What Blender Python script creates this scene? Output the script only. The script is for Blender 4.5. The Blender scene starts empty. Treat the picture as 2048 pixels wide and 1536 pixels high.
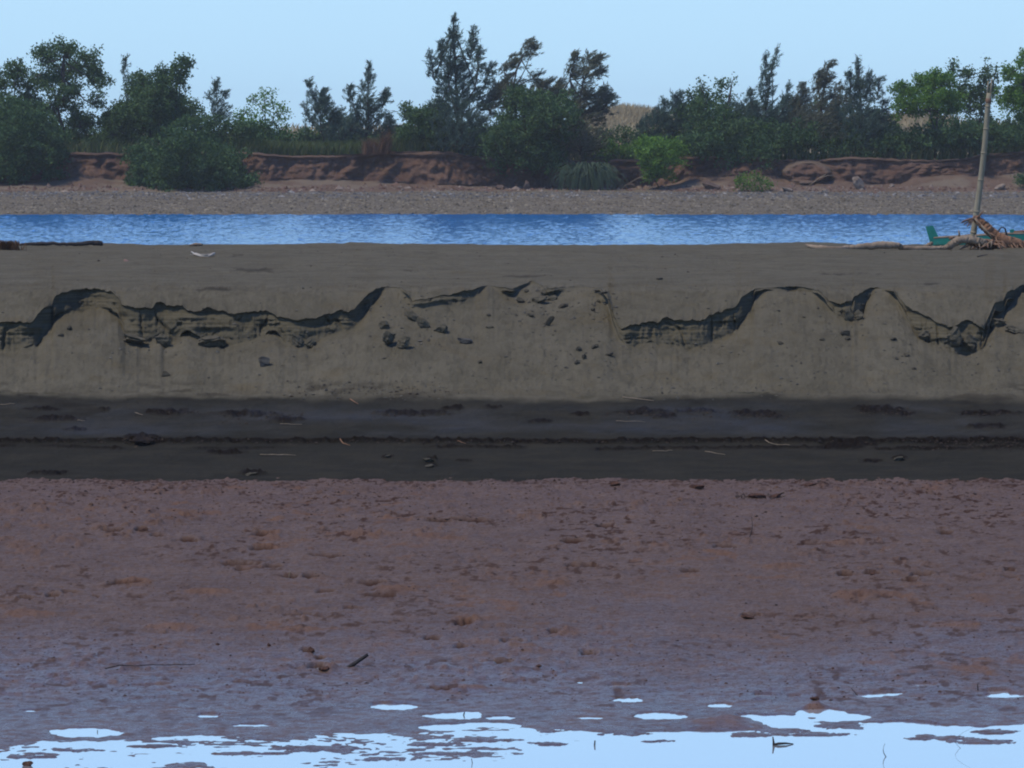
import bpy, bmesh, math, random
import numpy as np
from mathutils import Vector
from mathutils.bvhtree import BVHTree

R = math.radians
scene = bpy.context.scene
COL = scene.collection

# ------------------------------------------------------------------ camera
F = 9743.0            # focal length in photograph pixels (2048 wide), about 12 degrees across
HC = 4.0              # eye height above the river, metres
HROW = 280.0
PITCH = math.atan((768 - HROW) / F)
cam_d = bpy.data.cameras.new('camera')
cam = bpy.data.objects.new('camera', cam_d)
COL.objects.link(cam)
cam.location = (0, 0, HC)
cam.rotation_euler = (math.pi / 2 - PITCH, 0, 0)
cam_d.sensor_width = 36
cam_d.lens = 36 * F / 2048
cam_d.clip_start = 0.5
cam_d.clip_end = 20000
scene.camera = cam

# ------------------------------------------------------------------ sky, sun, exposure
SUN_EL = R(62)
SUN_AZ = R(-116)       # measured from +Y towards +X: high on the left, a little behind the camera
world = bpy.data.worlds.new('World')
scene.world = world
world.use_nodes = True
wn = world.node_tree
wn.nodes.clear()
wo = wn.nodes.new('ShaderNodeOutputWorld')
bg = wn.nodes.new('ShaderNodeBackground')
sky = wn.nodes.new('ShaderNodeTexSky')
sky.sky_type = 'NISHITA'
sky.sun_disc = False
sky.sun_elevation = SUN_EL
sky.sun_rotation = SUN_AZ
sky.altitude = 0
sky.air_density = 1.0
sky.dust_density = 0.35
sky.ozone_density = 5.0
bg.inputs['Strength'].default_value = 0.13
tint = wn.nodes.new('ShaderNodeMix'); tint.data_type = 'RGBA'; tint.blend_type = 'MULTIPLY'
tint.inputs[0].default_value = 1
tint.inputs[7].default_value = (0.72, 0.93, 1.34, 1)      # clean blue air after rain, the whole dome alike
wn.links.new(sky.outputs[0], tint.inputs[6])
# pale sea haze whitening the lower sky all round, fading out upwards
wc = wn.nodes.new('ShaderNodeTexCoord'); wx = wn.nodes.new('ShaderNodeSeparateXYZ')
wr = wn.nodes.new('ShaderNodeMapRange'); wr.interpolation_type = 'SMOOTHSTEP'; wr.clamp = True
wr.inputs['From Min'].default_value = 0.0; wr.inputs['From Max'].default_value = 0.34
wr.inputs['To Min'].default_value = 0.92; wr.inputs['To Max'].default_value = 0.0
hz = wn.nodes.new('ShaderNodeMix'); hz.data_type = 'RGBA'
hz.inputs[7].default_value = (4.25, 6.65, 8.75, 1)
wn.links.new(wc.outputs['Generated'], wx.inputs[0]); wn.links.new(wx.outputs['Z'], wr.inputs['Value'])
wn.links.new(wr.outputs[0], hz.inputs[0]); wn.links.new(tint.outputs[2], hz.inputs[6])
wn.links.new(hz.outputs[2], bg.inputs['Color'])
wn.links.new(bg.outputs[0], wo.inputs['Surface'])
sun_d = bpy.data.lights.new('sun', 'SUN')
sun_d.energy = 2.9
sun_d.angle = R(0.5)
sun_d.color = (1.0, 0.89, 0.70)
sun = bpy.data.objects.new('sun', sun_d)
COL.objects.link(sun)
sv = Vector((math.sin(SUN_AZ) * math.cos(SUN_EL), math.cos(SUN_AZ) * math.cos(SUN_EL), math.sin(SUN_EL)))
sun.rotation_euler = sv.to_track_quat('Z', 'Y').to_euler()
sun.location = sv * 60
scene.view_settings.view_transform = 'Standard'
scene.view_settings.look = 'None'
scene.view_settings.gamma = 1
scene.view_settings.use_curve_mapping = False
scene.view_settings.exposure = -0.1

# ------------------------------------------------------------------ helpers
CP, SP = math.cos(PITCH), math.sin(PITCH)

def W(px, row, d):
    """world points seen at photograph pixel (px,row) at ground distance d (arrays allowed)"""
    px = np.asarray(px, float); row = np.asarray(row, float); d = np.asarray(d, float)
    px, row, d = np.broadcast_arrays(px, row, d)
    c = (px - 1024) / F; s = (768 - row) / F
    dy = CP + s * SP; dz = -SP + s * CP
    return np.stack([c / dy * d, d, HC + dz / dy * d], -1)

def WZ(px, row, z):
    """world point at pixel on the level z"""
    c = (px - 1024) / F; s = (768 - row) / F
    dy = CP + s * SP; dz = -SP + s * CP
    d = (z - HC) / dz * dy
    return Vector((c / dy * d, d, z))

def V(px, row, d):
    a = W(px, row, d)
    return Vector((float(a[0]), float(a[1]), float(a[2])))

def vnoise(x, y, seed=0):
    x = np.asarray(x, float); y = np.asarray(y, float)
    x, y = np.broadcast_arrays(x, y)
    xi = np.floor(x).astype(np.int64); yi = np.floor(y).astype(np.int64)
    fx = x - xi; fy = y - yi
    fx = fx * fx * (3 - 2 * fx); fy = fy * fy * (3 - 2 * fy)
    def h(a, b):
        n = (a * 374761393 + b * 668265263 + seed * 1442695041) & 0xFFFFFFFF
        n = ((n ^ (n >> 13)) * 1274126177) & 0xFFFFFFFF
        n = ((n ^ (n >> 16)) * 2246822519) & 0xFFFFFFFF
        return ((n ^ (n >> 15)) & 0xFFFFFF) / float(0xFFFFFF)
    a = h(xi, yi); b = h(xi + 1, yi); c = h(xi, yi + 1); d = h(xi + 1, yi + 1)
    return (a + (b - a) * fx) * (1 - fy) + (c + (d - c) * fx) * fy * 1.0

def fbm(x, y, seed=0, octv=4, gain=.5):
    t = 0; a = 1.0; n = 0
    for k in range(octv):
        t = t + a * (vnoise(x * 2 ** k + 17.3 * k, y * 2 ** k - 9.1 * k, seed + k) * 2 - 1)
        n += a; a *= gain
    return t / n

def smooth(a, b, x):
    t = np.clip((x - a) / (b - a), 0, 1)
    return t * t * (3 - 2 * t)

def tag(o, label=None, cat=None, group=None, kind=None):
    if label: o['label'] = label
    if cat: o['category'] = cat
    if group: o['group'] = group
    if kind: o['kind'] = kind
    return o

def link(name, me, parent=None, mat=None):
    o = bpy.data.objects.new(name, me)
    COL.objects.link(o)
    if parent is not None: o.parent = parent
    if mat is not None: me.materials.append(mat)
    return o

def empty(name, loc=(0, 0, 0)):
    o = bpy.data.objects.new(name, None)
    o.empty_display_size = .2
    COL.objects.link(o)
    o.location = loc
    return o

def np_mesh(name, verts, faces, smooth_=True, attrs=None):
    """faces: (n,k) int array"""
    me = bpy.data.meshes.new(name)
    verts = np.asarray(verts, np.float32).reshape(-1, 3)
    faces = np.asarray(faces, np.int32)
    n, k = faces.shape
    me.vertices.add(len(verts)); me.vertices.foreach_set('co', verts.ravel())
    me.loops.add(n * k); me.loops.foreach_set('vertex_index', faces.ravel())
    me.polygons.add(n)
    me.polygons.foreach_set('loop_start', np.arange(0, n * k, k, dtype=np.int32))
    me.polygons.foreach_set('loop_total', np.full(n, k, np.int32))
    me.polygons.foreach_set('use_smooth', np.full(n, smooth_, bool))
    me.update(calc_edges=True)
    for a, v in (attrs or {}).items():
        at = me.attributes.new(a, 'FLOAT', 'POINT')
        at.data.foreach_set('value', np.asarray(v, np.float32).ravel())
    return me

def grid_faces(nr, nc):
    i = np.arange(nr - 1)[:, None] * nc + np.arange(nc - 1)[None, :]
    return np.stack([i, i + 1, i + nc + 1, i + nc], -1).reshape(-1, 4)

def xcols(step):
    a = np.arange(-140, 2190, step)
    l = -140 - np.cumsum(np.geomspace(step * 2, 900, 30))[::-1]
    r = a[-1] + np.cumsum(np.geomspace(step * 2, 900, 30))
    return np.concatenate([l, a, r])

# ------------------------------------------------------------------ materials
class NT:
    def __init__(s, name):
        s.m = bpy.data.materials.new(name); s.m.use_nodes = True
        s.t = s.m.node_tree; s.t.nodes.clear()
        s.out = s.t.nodes.new('ShaderNodeOutputMaterial')
    def n(s, typ, **kw):
        nd = s.t.nodes.new(typ)
        for k, v in kw.items():
            if k in nd.inputs: s.set(nd.inputs[k], v)
            else: setattr(nd, k, v)
        return nd
    def set(s, inp, v):
        if isinstance(v, bpy.types.NodeSocket): s.t.links.new(v, inp)
        elif isinstance(v, tuple) and len(v) == 3 and inp.type == 'RGBA': inp.default_value = (*v, 1)
        else: inp.default_value = v
    def noise(s, scale, detail=4, rough=.6, vec=None, dist=0):
        nd = s.n('ShaderNodeTexNoise'); s.set(nd.inputs['Scale'], scale); s.set(nd.inputs['Detail'], detail)
        s.set(nd.inputs['Roughness'], rough); s.set(nd.inputs['Distortion'], dist)
        if vec is not None: s.set(nd.inputs['Vector'], vec)
        return nd.outputs['Fac']
    def geo(s, sx=1, sy=1, sz=1):
        g = s.n('ShaderNodeTexCoord').outputs['Object']
        mp = s.n('ShaderNodeMapping'); mp.inputs['Scale'].default_value = (sx, sy, sz)
        s.set(mp.inputs['Vector'], g); return mp.outputs[0]
    def attr(s, name):
        a = s.n('ShaderNodeAttribute'); a.attribute_name = name; return a.outputs['Fac']
    def ramp(s, fac, a, b, lo=0., hi=1.):
        m = s.n('ShaderNodeMapRange'); m.clamp = True
        s.set(m.inputs['Value'], fac); s.set(m.inputs['From Min'], a); s.set(m.inputs['From Max'], b)
        s.set(m.inputs['To Min'], lo); s.set(m.inputs['To Max'], hi); return m.outputs[0]
    def mix(s, fac, a, b, mode='MIX'):
        m = s.n('ShaderNodeMix'); m.data_type = 'RGBA'; m.blend_type = mode
        s.set(m.inputs[0], fac); s.set(m.inputs[6], a); s.set(m.inputs[7], b); return m.outputs[2]
    def math(s, op, a, b=0.):
        m = s.n('ShaderNodeMath', operation=op); s.set(m.inputs[0], a); s.set(m.inputs[1], b); return m.outputs[0]
    def bump(s, h, strength, dist, nrm=None):
        b = s.n('ShaderNodeBump'); s.set(b.inputs['Height'], h); s.set(b.inputs['Strength'], strength)
        s.set(b.inputs['Distance'], dist)
        if nrm is not None: s.set(b.inputs['Normal'], nrm)
        return b.outputs[0]
    def pbr(s, col, rough=.8, nrm=None, spec=.5, **kw):
        p = s.n('ShaderNodeBsdfPrincipled'); s.set(p.inputs['Base Color'], col); s.set(p.inputs['Roughness'], rough)
        s.set(p.inputs['Specular IOR Level'], spec)
        if nrm is not None: s.set(p.inputs['Normal'], nrm)
        s.t.links.new(p.outputs[0], s.out.inputs[0]); return p

def mat_sand():
    s = NT('dark_volcanic_sand')
    g = s.geo()
    big = s.noise(.9, 5, .6, g)
    fine = s.noise(34, 3, .7, g)
    grain = s.noise(140, 2, .8, g)
    dry = s.mix(s.ramp(big, .35, .65), (.090, .080, .055), (.124, .111, .079))
    dry = s.mix(s.ramp(fine, .3, .75, 0, .5), dry, (.156, .140, .102))
    mid = s.noise(5.5, 5, .7, s.geo(1, .55, 1))
    dry = s.mix(s.ramp(mid, .46, .64, 0, .45), dry, (.068, .060, .040))
    warm = s.noise(1.7, 4, .6, s.geo(1, 1, 3))
    dry = s.mix(s.ramp(warm, .55, .72, 0, .45), dry, (.118, .092, .050))
    wetc = s.mix(s.ramp(big, .3, .7), (.020, .0195, .015), (.031, .029, .022))
    streak = s.noise(1.6, 5, .65, s.geo(1, 2.2, 1))
    wetc = s.mix(s.ramp(streak, .45, .62, 0, .6), wetc, (.043, .038, .027))
    wetc = s.mix(s.ramp(grain, .35, .8, 0, .4), wetc, (.046, .044, .038))
    col = s.mix(s.attr('wet'), dry, wetc)
    # damp cut faces with horizontal layers
    lay = s.noise(1.0, 5, .7, s.geo(.7, .7, 46))
    dampc = s.mix(s.ramp(lay, .35, .65), (.062, .053, .033), (.128, .112, .072))
    col = s.mix(s.attr('cut'), col, dampc)
    col = s.mix(s.attr('debris'), col, (.012, .009, .007))
    h = s.math('ADD', s.math('MULTIPLY', fine, .6), s.math('MULTIPLY', grain, .3))
    bm = s.bump(h, .9, .022)
    sheen = s.attr('sheen')
    rg = s.ramp(sheen, 0, 1, .95, .60)
    sp = s.ramp(sheen, 0, 1, .04, .17)
    s.pbr(col, rg, bm, sp)
    return s.m

def mat_mud():
    s = NT('wet_red_mud')
    g = s.geo()
    a = s.noise(1.3, 5, .65, g)
    b = s.noise(9, 5, .7, g)
    c = s.noise(55, 3, .7, g)
    col = s.mix(s.ramp(a, .35, .65), (.102, .066, .049), (.132, .087, .064))
    col = s.mix(s.ramp(b, .56, .70, 0, .5), col, (.140, .078, .050))
    col = s.mix(s.attr('dry'), col, (.165, .082, .044))
    col = s.mix(s.attr('debris'), col, (.040, .019, .013))  # dark litter, and the painted shade inside footprints and pits
    col = s.mix(s.ramp(c, .55, .70, 0, .75), col, (.022, .013, .011))
    h = s.math('ADD', s.math('MULTIPLY', b, .7), s.math('MULTIPLY', c, .25))
    bm = s.bump(h, .55, .02)
    wet = s.attr('wet')
    dull = s.math('MAXIMUM', s.attr('debris'), s.math('MULTIPLY', s.attr('dry'), .8))
    dull = s.math('MAXIMUM', dull, s.ramp(c, .55, .68))
    rg = s.math('ADD', s.math('ADD', s.ramp(wet, 0, 1, .58, .27), s.ramp(b, .45, .65, 0, .3)), s.math('MULTIPLY', dull, .5))
    keep = s.math('SUBTRACT', 1., s.math('MULTIPLY', dull, .9))
    s.pbr(col, rg, bm, s.math('MULTIPLY', s.ramp(wet, 0, 1, .13, .66), keep))
    return s.m

def mat_puddle():
    s = NT('still_shallow_water')
    bm = s.bump(s.noise(3, 2, .5, s.geo(1, .3, 1)), .05, .01)
    p = s.pbr((.05, .045, .045), .03, bm, 1.0)
    p.inputs['Metallic'].default_value = .75
    s.set(p.inputs['Base Color'], (.80, .86, .90))
    return s.m

def mat_river():
    s = NT('rippled_river_water')
    w1 = s.noise(1.1, 4, .62, s.geo(1.3, .20, 1), .3)
    w2 = s.noise(4.2, 3, .6, s.geo(1.0, .16, 1))
    h = s.math('ADD', s.math('MULTIPLY', w1, .75), s.math('MULTIPLY', w2, .25))
    bm = s.bump(h, .5, .10)
    p = s.pbr((.006, .140, .40), .12, bm, .10)
    p.inputs['IOR'].default_value = 1.33
    return s.m

def mat_ground(name, c1, c2, sc=.6, rough=.9, c3=None):
    s = NT(name)
    g = s.geo()
    col = s.mix(s.ramp(s.noise(sc, 5, .65, g), .35, .65), c1, c2)
    if c3: col = s.mix(s.ramp(s.noise(sc * 5, 4, .7, g), .5, .68, 0, .8), col, c3)
    bm = s.bump(s.noise(sc * 8, 5, .7, g), .6, .08)
    s.pbr(col, rough, bm, .2)
    return s.m

def mat_cliff():
    s = NT('red_clay_bank')
    a = s.noise(.35, 5, .65, s.geo(1, 1, 1.6))
    b = s.noise(2.4, 5, .7, s.geo(1, 1, 1.2))
    c = s.noise(1.2, 4, .6, s.geo(.25, .25, 5))
    col = s.mix(s.ramp(a, .35, .65), (.105, .060, .042), (.175, .108, .074))
    col = s.mix(s.ramp(b, .52, .70, 0, .75), col, (.055, .026, .020))
    col = s.mix(s.ramp(c, .52, .68, 0, .35), col, (.165, .112, .076))
    col = s.mix(s.attr('sandy'), col, (.20, .158, .115))
    bm = s.bump(s.math('ADD', b, s.math('MULTIPLY', s.noise(9, 4, .7, s.geo()), .4)), .9, .25)
    s.pbr(col, .93, bm, .15)
    return s.m

def mat_island(name, cols, rough=.85, transl=0., spec=.25):
    """per-piece random colour from a list"""
    s = NT(name)
    rnd = s.n('ShaderNodeNewGeometry').outputs['Random Per Island']
    cr = s.n('ShaderNodeValToRGB'); s.set(cr.inputs[0], rnd)
    e = cr.color_ramp.elements
    cr.color_ramp.interpolation = 'LINEAR'
    while len(e) < len(cols): e.new(.5)
    for i, c in enumerate(cols):
        e[i].position = i / (len(cols) - 1); e[i].color = (*c, 1)
    big = s.noise(.45, 3, .6, s.geo())
    col = s.mix(s.ramp(big, .35, .65, 0, .35), cr.outputs[0], tuple(x * .6 for x in cols[0]))
    p = s.pbr(col, rough, None, spec)
    if transl:
        tr = s.n('ShaderNodeBsdfTranslucent'); s.set(tr.inputs['Color'], col)
        mx = s.n('ShaderNodeMixShader'); s.set(mx.inputs[0], transl)
        s.t.links.new(p.outputs[0], mx.inputs[1]); s.t.links.new(tr.outputs[0], mx.inputs[2])
        s.t.links.new(mx.outputs[0], s.out.inputs[0])
    return s.m

def mat_wood(name, c1, c2, sc=3, stretch=(1, 1, 1)):
    s = NT(name)
    g = s.geo(*stretch)
    n = s.noise(sc, 5, .7, g, .5)
    col = s.mix(s.ramp(n, .35, .65), c1, c2)
    col = s.mix(s.ramp(s.noise(sc * 6, 4, .7, g), .5, .7, 0, .6), col, tuple(x * .5 for x in c1))
    s.pbr(col, .85, s.bump(s.noise(sc * 7, 4, .7, g), .7, .02), .25)
    return s.m

M_sand = mat_sand(); M_mud = mat_mud(); M_pud = mat_puddle(); M_river = mat_river()
M_cliff = mat_cliff()
M_gravel = mat_ground('gravel_and_sand', (.115, .096, .062), (.180, .150, .100), .5, .9, (.065, .052, .042))
M_hill = mat_ground('dry_grass_ground', (.33, .27, .16), (.46, .38, .23), .25, .95)
M_bed = mat_ground('river_bed', (.06, .055, .05), (.09, .08, .07), .2)

# ------------------------------------------------------------------ THE GROUND: a sheet under everything
def sheet(name, x0, x1, y0, y1, z, mat, kind='structure'):
    me = np_mesh(name, [(x0, y0, z), (x1, y0, z), (x1, y1, z), (x0, y1, z)], [[0, 1, 2, 3]])
    return tag(link(name, me, None, mat), kind=kind)
sheet('ground', -900, 900, -40, 1500, -1.4, M_bed)

# ------------------------------------------------------------------ SANDBANK
LIP = [  # px, lip row, foot row
(-140,650,715),(-60,640,700),(0,643,709),(30,644,702),(60,646,690),(76,628,692),(90,614,668),(103,608,655),(112,590,628),(125,585,622),(140,581,620),(170,576,622),
(190,577,620),(210,579,617),(225,585,622),(236,593,631),(243,606,645),(250,609,662),(262,612,676),(280,614,684),(298,617,686),(304,612,684),(312,603,674),(320,602,671),(328,607,688),
(345,610,687),(357,608,672),(364,606,661),(373,617,660),(385,620,668),(400,620,676),(414,612,684),(430,617,688),(450,624,692),(466,629,694),(473,628,688),(480,626,684),
(495,622,682),(512,622,678),(520,620,672),(535,622,665),(548,624,665),(553,632,668),(570,635,686),(585,638,690),(600,641,694),(618,638,694),(632,636,688),(650,630,674),(665,626,668),
(682,618,658),(697,622,656),(710,618,651),(722,600,641),(731,591,618),(740,585,610),(750,578,604),(770,573,579),(800,575,580),(820,590,592),
(826,601,607),(850,597,606),(880,590,600),(905,587,604),(920,584,607),(938,582,600),(950,580,594),(962,573,583),(975,570,572),(1000,574,580),(1025,577,583),
(1045,568,576),(1065,562,567),(1080,569,572),(1090,577,584),(1120,574,578),(1160,571,573),(1190,576,579),(1200,577,579),(1214,592,596),(1228,628,640),
(1242,656,674),(1256,652,688),(1270,647,690),(1290,645,686),(1305,644,682),(1316,647,690),(1326,638,688),(1335,636,685),(1345,640,694),(1380,641,697),
(1400,639,690),(1418,632,688),(1440,620,676),(1465,614,664),(1478,605,652),(1486,596,644),(1500,582,622),(1509,577,583),(1530,577,579),(1550,577,581),
(1580,573,583),(1610,575,585),(1635,581,587),(1646,590,596),(1660,601,614),(1675,604,628),(1690,604,636),(1704,599,638),(1708,590,620),(1716,588,636),
(1726,584,630),(1732,578,604),(1750,577,582),(1765,577,579),(1788,581,583),(1802,600,606),(1815,611,640),(1830,620,672),(1850,630,685),(1862,637,690),
(1885,648,698),(1902,655,706),(1915,650,711),(1928,642,713),(1945,639,709),(1958,650,703),(1970,658,692),(1980,624,650),(1990,604,622),
(2006,602,620),(2013,583,600),(2030,578,600),(2044,570,588),(2060,566,590),(2110,600,650),(2190,625,700)]
LIP = np.array(LIP, float)
LIPX = np.concatenate([[-60000, -2000, -700, -400], LIP[:, 0], [2500, 2900, 4000, 60000]])
LIPT = np.concatenate([[620, 640, 590, 640], LIP[:, 1], [590, 650, 620, 620]])
LIPF = np.concatenate([[680, 700, 620, 700], LIP[:, 2], [610, 705, 690, 690]])

def smooth_tab(x, xs, ys):
    return np.interp(x, xs, ys)

PR = np.array([486, 490, 500, 520, 545, 560, 575, 600, 650, 720], float)
PD = np.array([90.2, 88, 84, 77.3, 69.8, 66.2, 63.95, 63.45, 62.65, 61.75], float)
TR = np.array([570, 577, 620, 650, 690, 720, 760, 795], float)
TD = np.array([64.1, 63.9, 63.3, 62.85, 62.25, 61.8, 61.25, 60.7], float)
def plat_d(row):
    rr = np.asarray(row, float)
    k = 8.0
    return (np.interp(rr, PR, PD) * 2 + np.interp(rr - k, PR, PD) + np.interp(rr + k, PR, PD)) / 4

def build_sandbank():
    cols = xcols(2.1)
    nc = len(cols)
    jx = cols + 2.2 * fbm(cols / 9, 0, 51, 3)
    yt = smooth_tab(jx, LIPX, LIPT)
    yf = smooth_tab(jx, LIPX, LIPF)
    rag = np.clip((yf - yt) / 30, .12, 1)
    yt = yt + (fbm(cols / 14, 3, 5, 4, .65) * 5 + fbm(cols / 4, 3, 6, 2) * 1.6) * (.35 + .65 * rag)
    yf = yf + (fbm(cols / 20, 9, 8, 4, .65) * 8 + fbm(cols / 6, 3, 16, 2) * 2.5) * rag
    yf = np.maximum(yf, yt + 1.2)
    U = np.clip((yf - yt - 2) / 22, 0, 1)
    def gs(a, sg):
        k = np.exp(-.5 * (np.arange(-3 * sg, 3 * sg + 1) / sg) ** 2); k /= k.sum()
        return np.convolve(np.pad(a, 3 * sg, mode='edge'), k, 'valid')
    yts = gs(yt, 5); yfs = gs(yf, 6)
    dl = plat_d(yts); dfix = dl - plat_d(yt)
    hm = (yfs - yts) * dl / F                    # face height in metres
    df = dl - .05 - .38 * hm
    bnd = 793 + 12 * fbm(cols / 300, 1, 77, 4) + 4 * fbm(cols / 45, 1, 78, 4)
    rows = []
    # back slope and crest first (far to near); positions: list of (row,d, attrs)
    P = []; A = {k: [] for k in ('wet', 'cut', 'sheen', 'debris', 'smallz')}
    def add(p, wet=0, cut=0, sheen=0, deb=0, nz=1):
        P.append(p)
        for k, v in (('wet', wet), ('cut', cut), ('sheen', sheen), ('debris', deb), ('smallz', nz)):
            A[k].append(np.broadcast_to(np.asarray(v, float), (nc,)))
    # toe under the mud, then beach
    b0 = W(cols, 966, 55.6); b0[:, 2] -= .12
    add(b0, 1, 0, .2)
    nb = 92
    for i in range(nb):
        t = i / (nb - 1)
        row = 962 + (bnd - 962) * t
        d = np.interp(row, [790, 835, 880, 889, 930, 962], [60.7, 59.75, 58.55, 58.45, 57.3, 55.9])
        # little wave cut step near row 885
        w = np.ones(nc)
        shn = smooth(bnd + 8, bnd + 34, row) * (1 - smooth(868, 882, row)) * np.clip(.45 + 1.1 * fbm(cols / 130, row / 22, 91, 4), 0, 1)
        p = W(cols, row, d)
        wet = smooth(bnd - 2, bnd + 15 + 12 * fbm(cols / 70, row / 18, 4, 4), row + 0 * cols)
        # reddish dry patches higher up interrupt the wet zone
        dryp = smooth(.18, .5, fbm(cols / 150, row / 26, 23, 4)) * (1 - smooth(820, 850, row))
        add(p, wet, 0, np.clip(shn * (1 - dryp), 0, 1), .45 * dryp)
    nt = 74
    off_raw = df - np.interp(yfs, TR, TD)
    off_s1 = gs(off_raw, 20); off_s2 = gs(off_raw, 45)
    for i in range(1, nt):
        t = i / nt
        row = bnd + (yf - bnd) * t
        k = np.exp(-(row - yf) / 20) * (row >= yf)
        off = off_raw * k ** 8 + off_s1 * (k - k ** 8)
        off = off + off_s2 * (1 - k) * np.exp(-(row - yf) / 60)
        d = np.interp(row, TR, TD) + off
        p = W(cols, row, d)
        # damp run under the scarps
        sh = smooth(.86, 1.0, t) * U * .35
        add(p, 0 + .12 * (1 - smooth(0, .12, t)), sh, 0, 0)
    nf = 24
    xx = cols * 64 / F
    for i in range(nf):
        s = i / (nf - 1)
        row = yf + (yt + 3.2 * U - yf) * s
        d = df + (dl + .035 * U - df) * s
        zz = (280 - row) * 64 / F
        blk = vnoise(xx / .20 + .6 * fbm(xx / .3, zz / .15, 38, 2), zz / .17, 31); blk = np.floor(blk * 4) / 4
        flu = fbm(xx / .035, zz / .25, 32, 3)
        lay = vnoise(xx / .9, zz / .022, 33) * 2 - 1
        crk = np.exp(-(np.abs(fbm(xx / .30 + .25 * zz, zz / .9, 44, 2)) / .045) ** 2)
        disp = (.13 * (blk - .4) - .085 * crk + .026 * flu + .024 * lay + .055 * fbm(xx / .16, zz / .09, 36, 4, .6)) * U * math.sin(math.pi * min(1, s * .9 + .08))
        p = W(cols, row, d - disp)
        dampcut = smooth(0, .3, U) * (.45 + .35 * s)
        # crumbs lodged on the face stay dry
        dc = smooth(.12, .35, fbm(xx / .09, zz / .07, 41, 3)) * (1 - s) * .6
        add(p, 0, np.clip(dampcut - dc, 0, 1), 0, 0, .25)
    add(W(cols, yt + 2.4 * U, dl + .015), 0, .8 * U, 0, 0, .3)
    add(W(cols, yt + .8 * U, dl - .012), 0, .25 * U, 0, 0, .3)
    npl = 92
    for i in range(npl):
        t = i / (npl - 1)
        row = yt + (490 - yt) * (1 - (1 - t) ** 1.25)
        d = plat_d(row) + dfix * np.exp(-np.abs(yt - row) / 9)
        add(W(cols, row, d), 0, 0, 0, 0, min(1, .3 + t * 6))
    for dd, zz in ((90.5, 2.07), (93, 1.9), (97, 1.5), (104, .5), (112, -.6), (116, -1.25)):
        c = (cols - 1024) / F
        add(np.stack([c * dd / CP, np.full(nc, float(dd)), np.full(nc, zz)], -1))
    P = np.array(P)
    A = {k: np.array(v) for k, v in A.items()}
    nr = P.shape[0]
    X, Y, Z = P[..., 0], P[..., 1], P[..., 2]
    nz = A['smallz']
    top = smooth(66, 72, Y)
    Z += top * (.055 * fbm(X / 1.1, Y / 1.8, 61, 5, .62) + .045 * fbm(X / 2.6, Y / 5, 62, 3)) * nz
    Z += (1 - top) * nz * (.014 * fbm(X / .5, Y / .5, 63, 4) + .009 * fbm(X / .1, Y / .14, 64, 3, .6))
    # talus: chutes running downhill and crumbs
    tal = smooth(60.4, 61.0, Y) * (1 - smooth(64.3, 65.4, Y)) * (A['cut'] < .5) * nz
    Z += tal * (.035 * fbm(X / .75, Y / 1.6, 67, 3) + .016 * fbm(X / .16, Y / 1.0, 65, 4, .6) + .010 * smooth(.30, .55, fbm(X / .05, Y / .07, 66, 2)))
    # beach: dark weed and rubbish heaps, wave cut lines
    rowA = HROW + (HC - Z) * F / Y
    pxA = 1024 + X / Y * F
    beach = (Y < 60.9) & (Y > 55)
    line = 884 + 3 * fbm(pxA / 240, 1, 81, 3) + 1.0 * fbm(pxA / 20, 1, 82, 3)
    ln = np.exp(-((rowA - line) / 2.6) ** 2) * smooth(-.55, .0, fbm(pxA / 130, 2, 83, 3) + .25)
    line2 = 896 + 5 * fbm(pxA / 300, 5, 84, 3)
    ln2 = np.exp(-((rowA - line2) / 2.6) ** 2) * smooth(.05, .35, fbm(pxA / 160, 7, 85, 3) + .1 + .6 * smooth(1700, 1900, pxA))
    big = np.exp(-((rowA - 886) / 9) ** 2) * smooth(1820, 1900, pxA) * smooth(-.25, .2, fbm(pxA / 60, rowA / 5, 87, 3))
    patches = [(340,828,55,8),(85,822,40,4),(110,842,60,5),(205,821,15,4),(500,832,60,6),(570,842,42,7),(285,880,42,10),(830,830,80,6),(905,820,22,4),(985,818,18,3),
               (1080,846,28,4),(1285,828,62,7),(1330,836,30,6),(1395,826,50,4),(1510,830,50,7),(1545,836,28,5),(1760,822,50,9),(1800,830,30,6),(1975,830,70,5),(1975,856,50,6),
               (1160,832,20,4),(100,946,50,5),(500,946,28,6),(858,918,14,5),(860,930,16,4),(775,913,12,4),(1800,917,16,5),(1745,922,20,4),(930,922,18,3),(150,862,25,4),(1700,890,60,7),(450,905,50,4)]
    pt = np.zeros_like(Z)
    for (cx, cy, rx, ry) in patches:
        q = ((pxA - cx) / rx) ** 2 + ((rowA - cy) / ry) ** 2
        pt = np.maximum(pt, smooth(1.3, .2, q + .9 * fbm(pxA / 14, rowA / 3.2, 88, 3)))
    deb = np.clip(ln * 1.2 + ln2 * 1.1 + big + pt * 1.1, 0, 1) * beach
    A['debris'] = np.maximum(deb, A['debris'] * beach)
    Z += deb * (.015 + .05 * fbm(X / .07, Y / .1, 89, 3)) + beach * (-.02) * smooth(line + 2, line - 3, -rowA + 2 * line) * 0
    # rim step: sand just above the line stands a little proud
    Z += beach * .022 * smooth(2.5, -1.5, rowA - line)
    # rubbish stained strip below the talus
    tl = smooth(.12, .42, fbm(pxA / 45, rowA / 9, 90, 4)) * smooth(757, 775, rowA) * (1 - smooth(800, 815, rowA)) * smooth(-.1, .3, fbm(pxA / 260, 1, 92, 2)) * (Y < 64)
    A['debris'] = np.clip(A['debris'] + .45 * tl, 0, 1)
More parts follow.
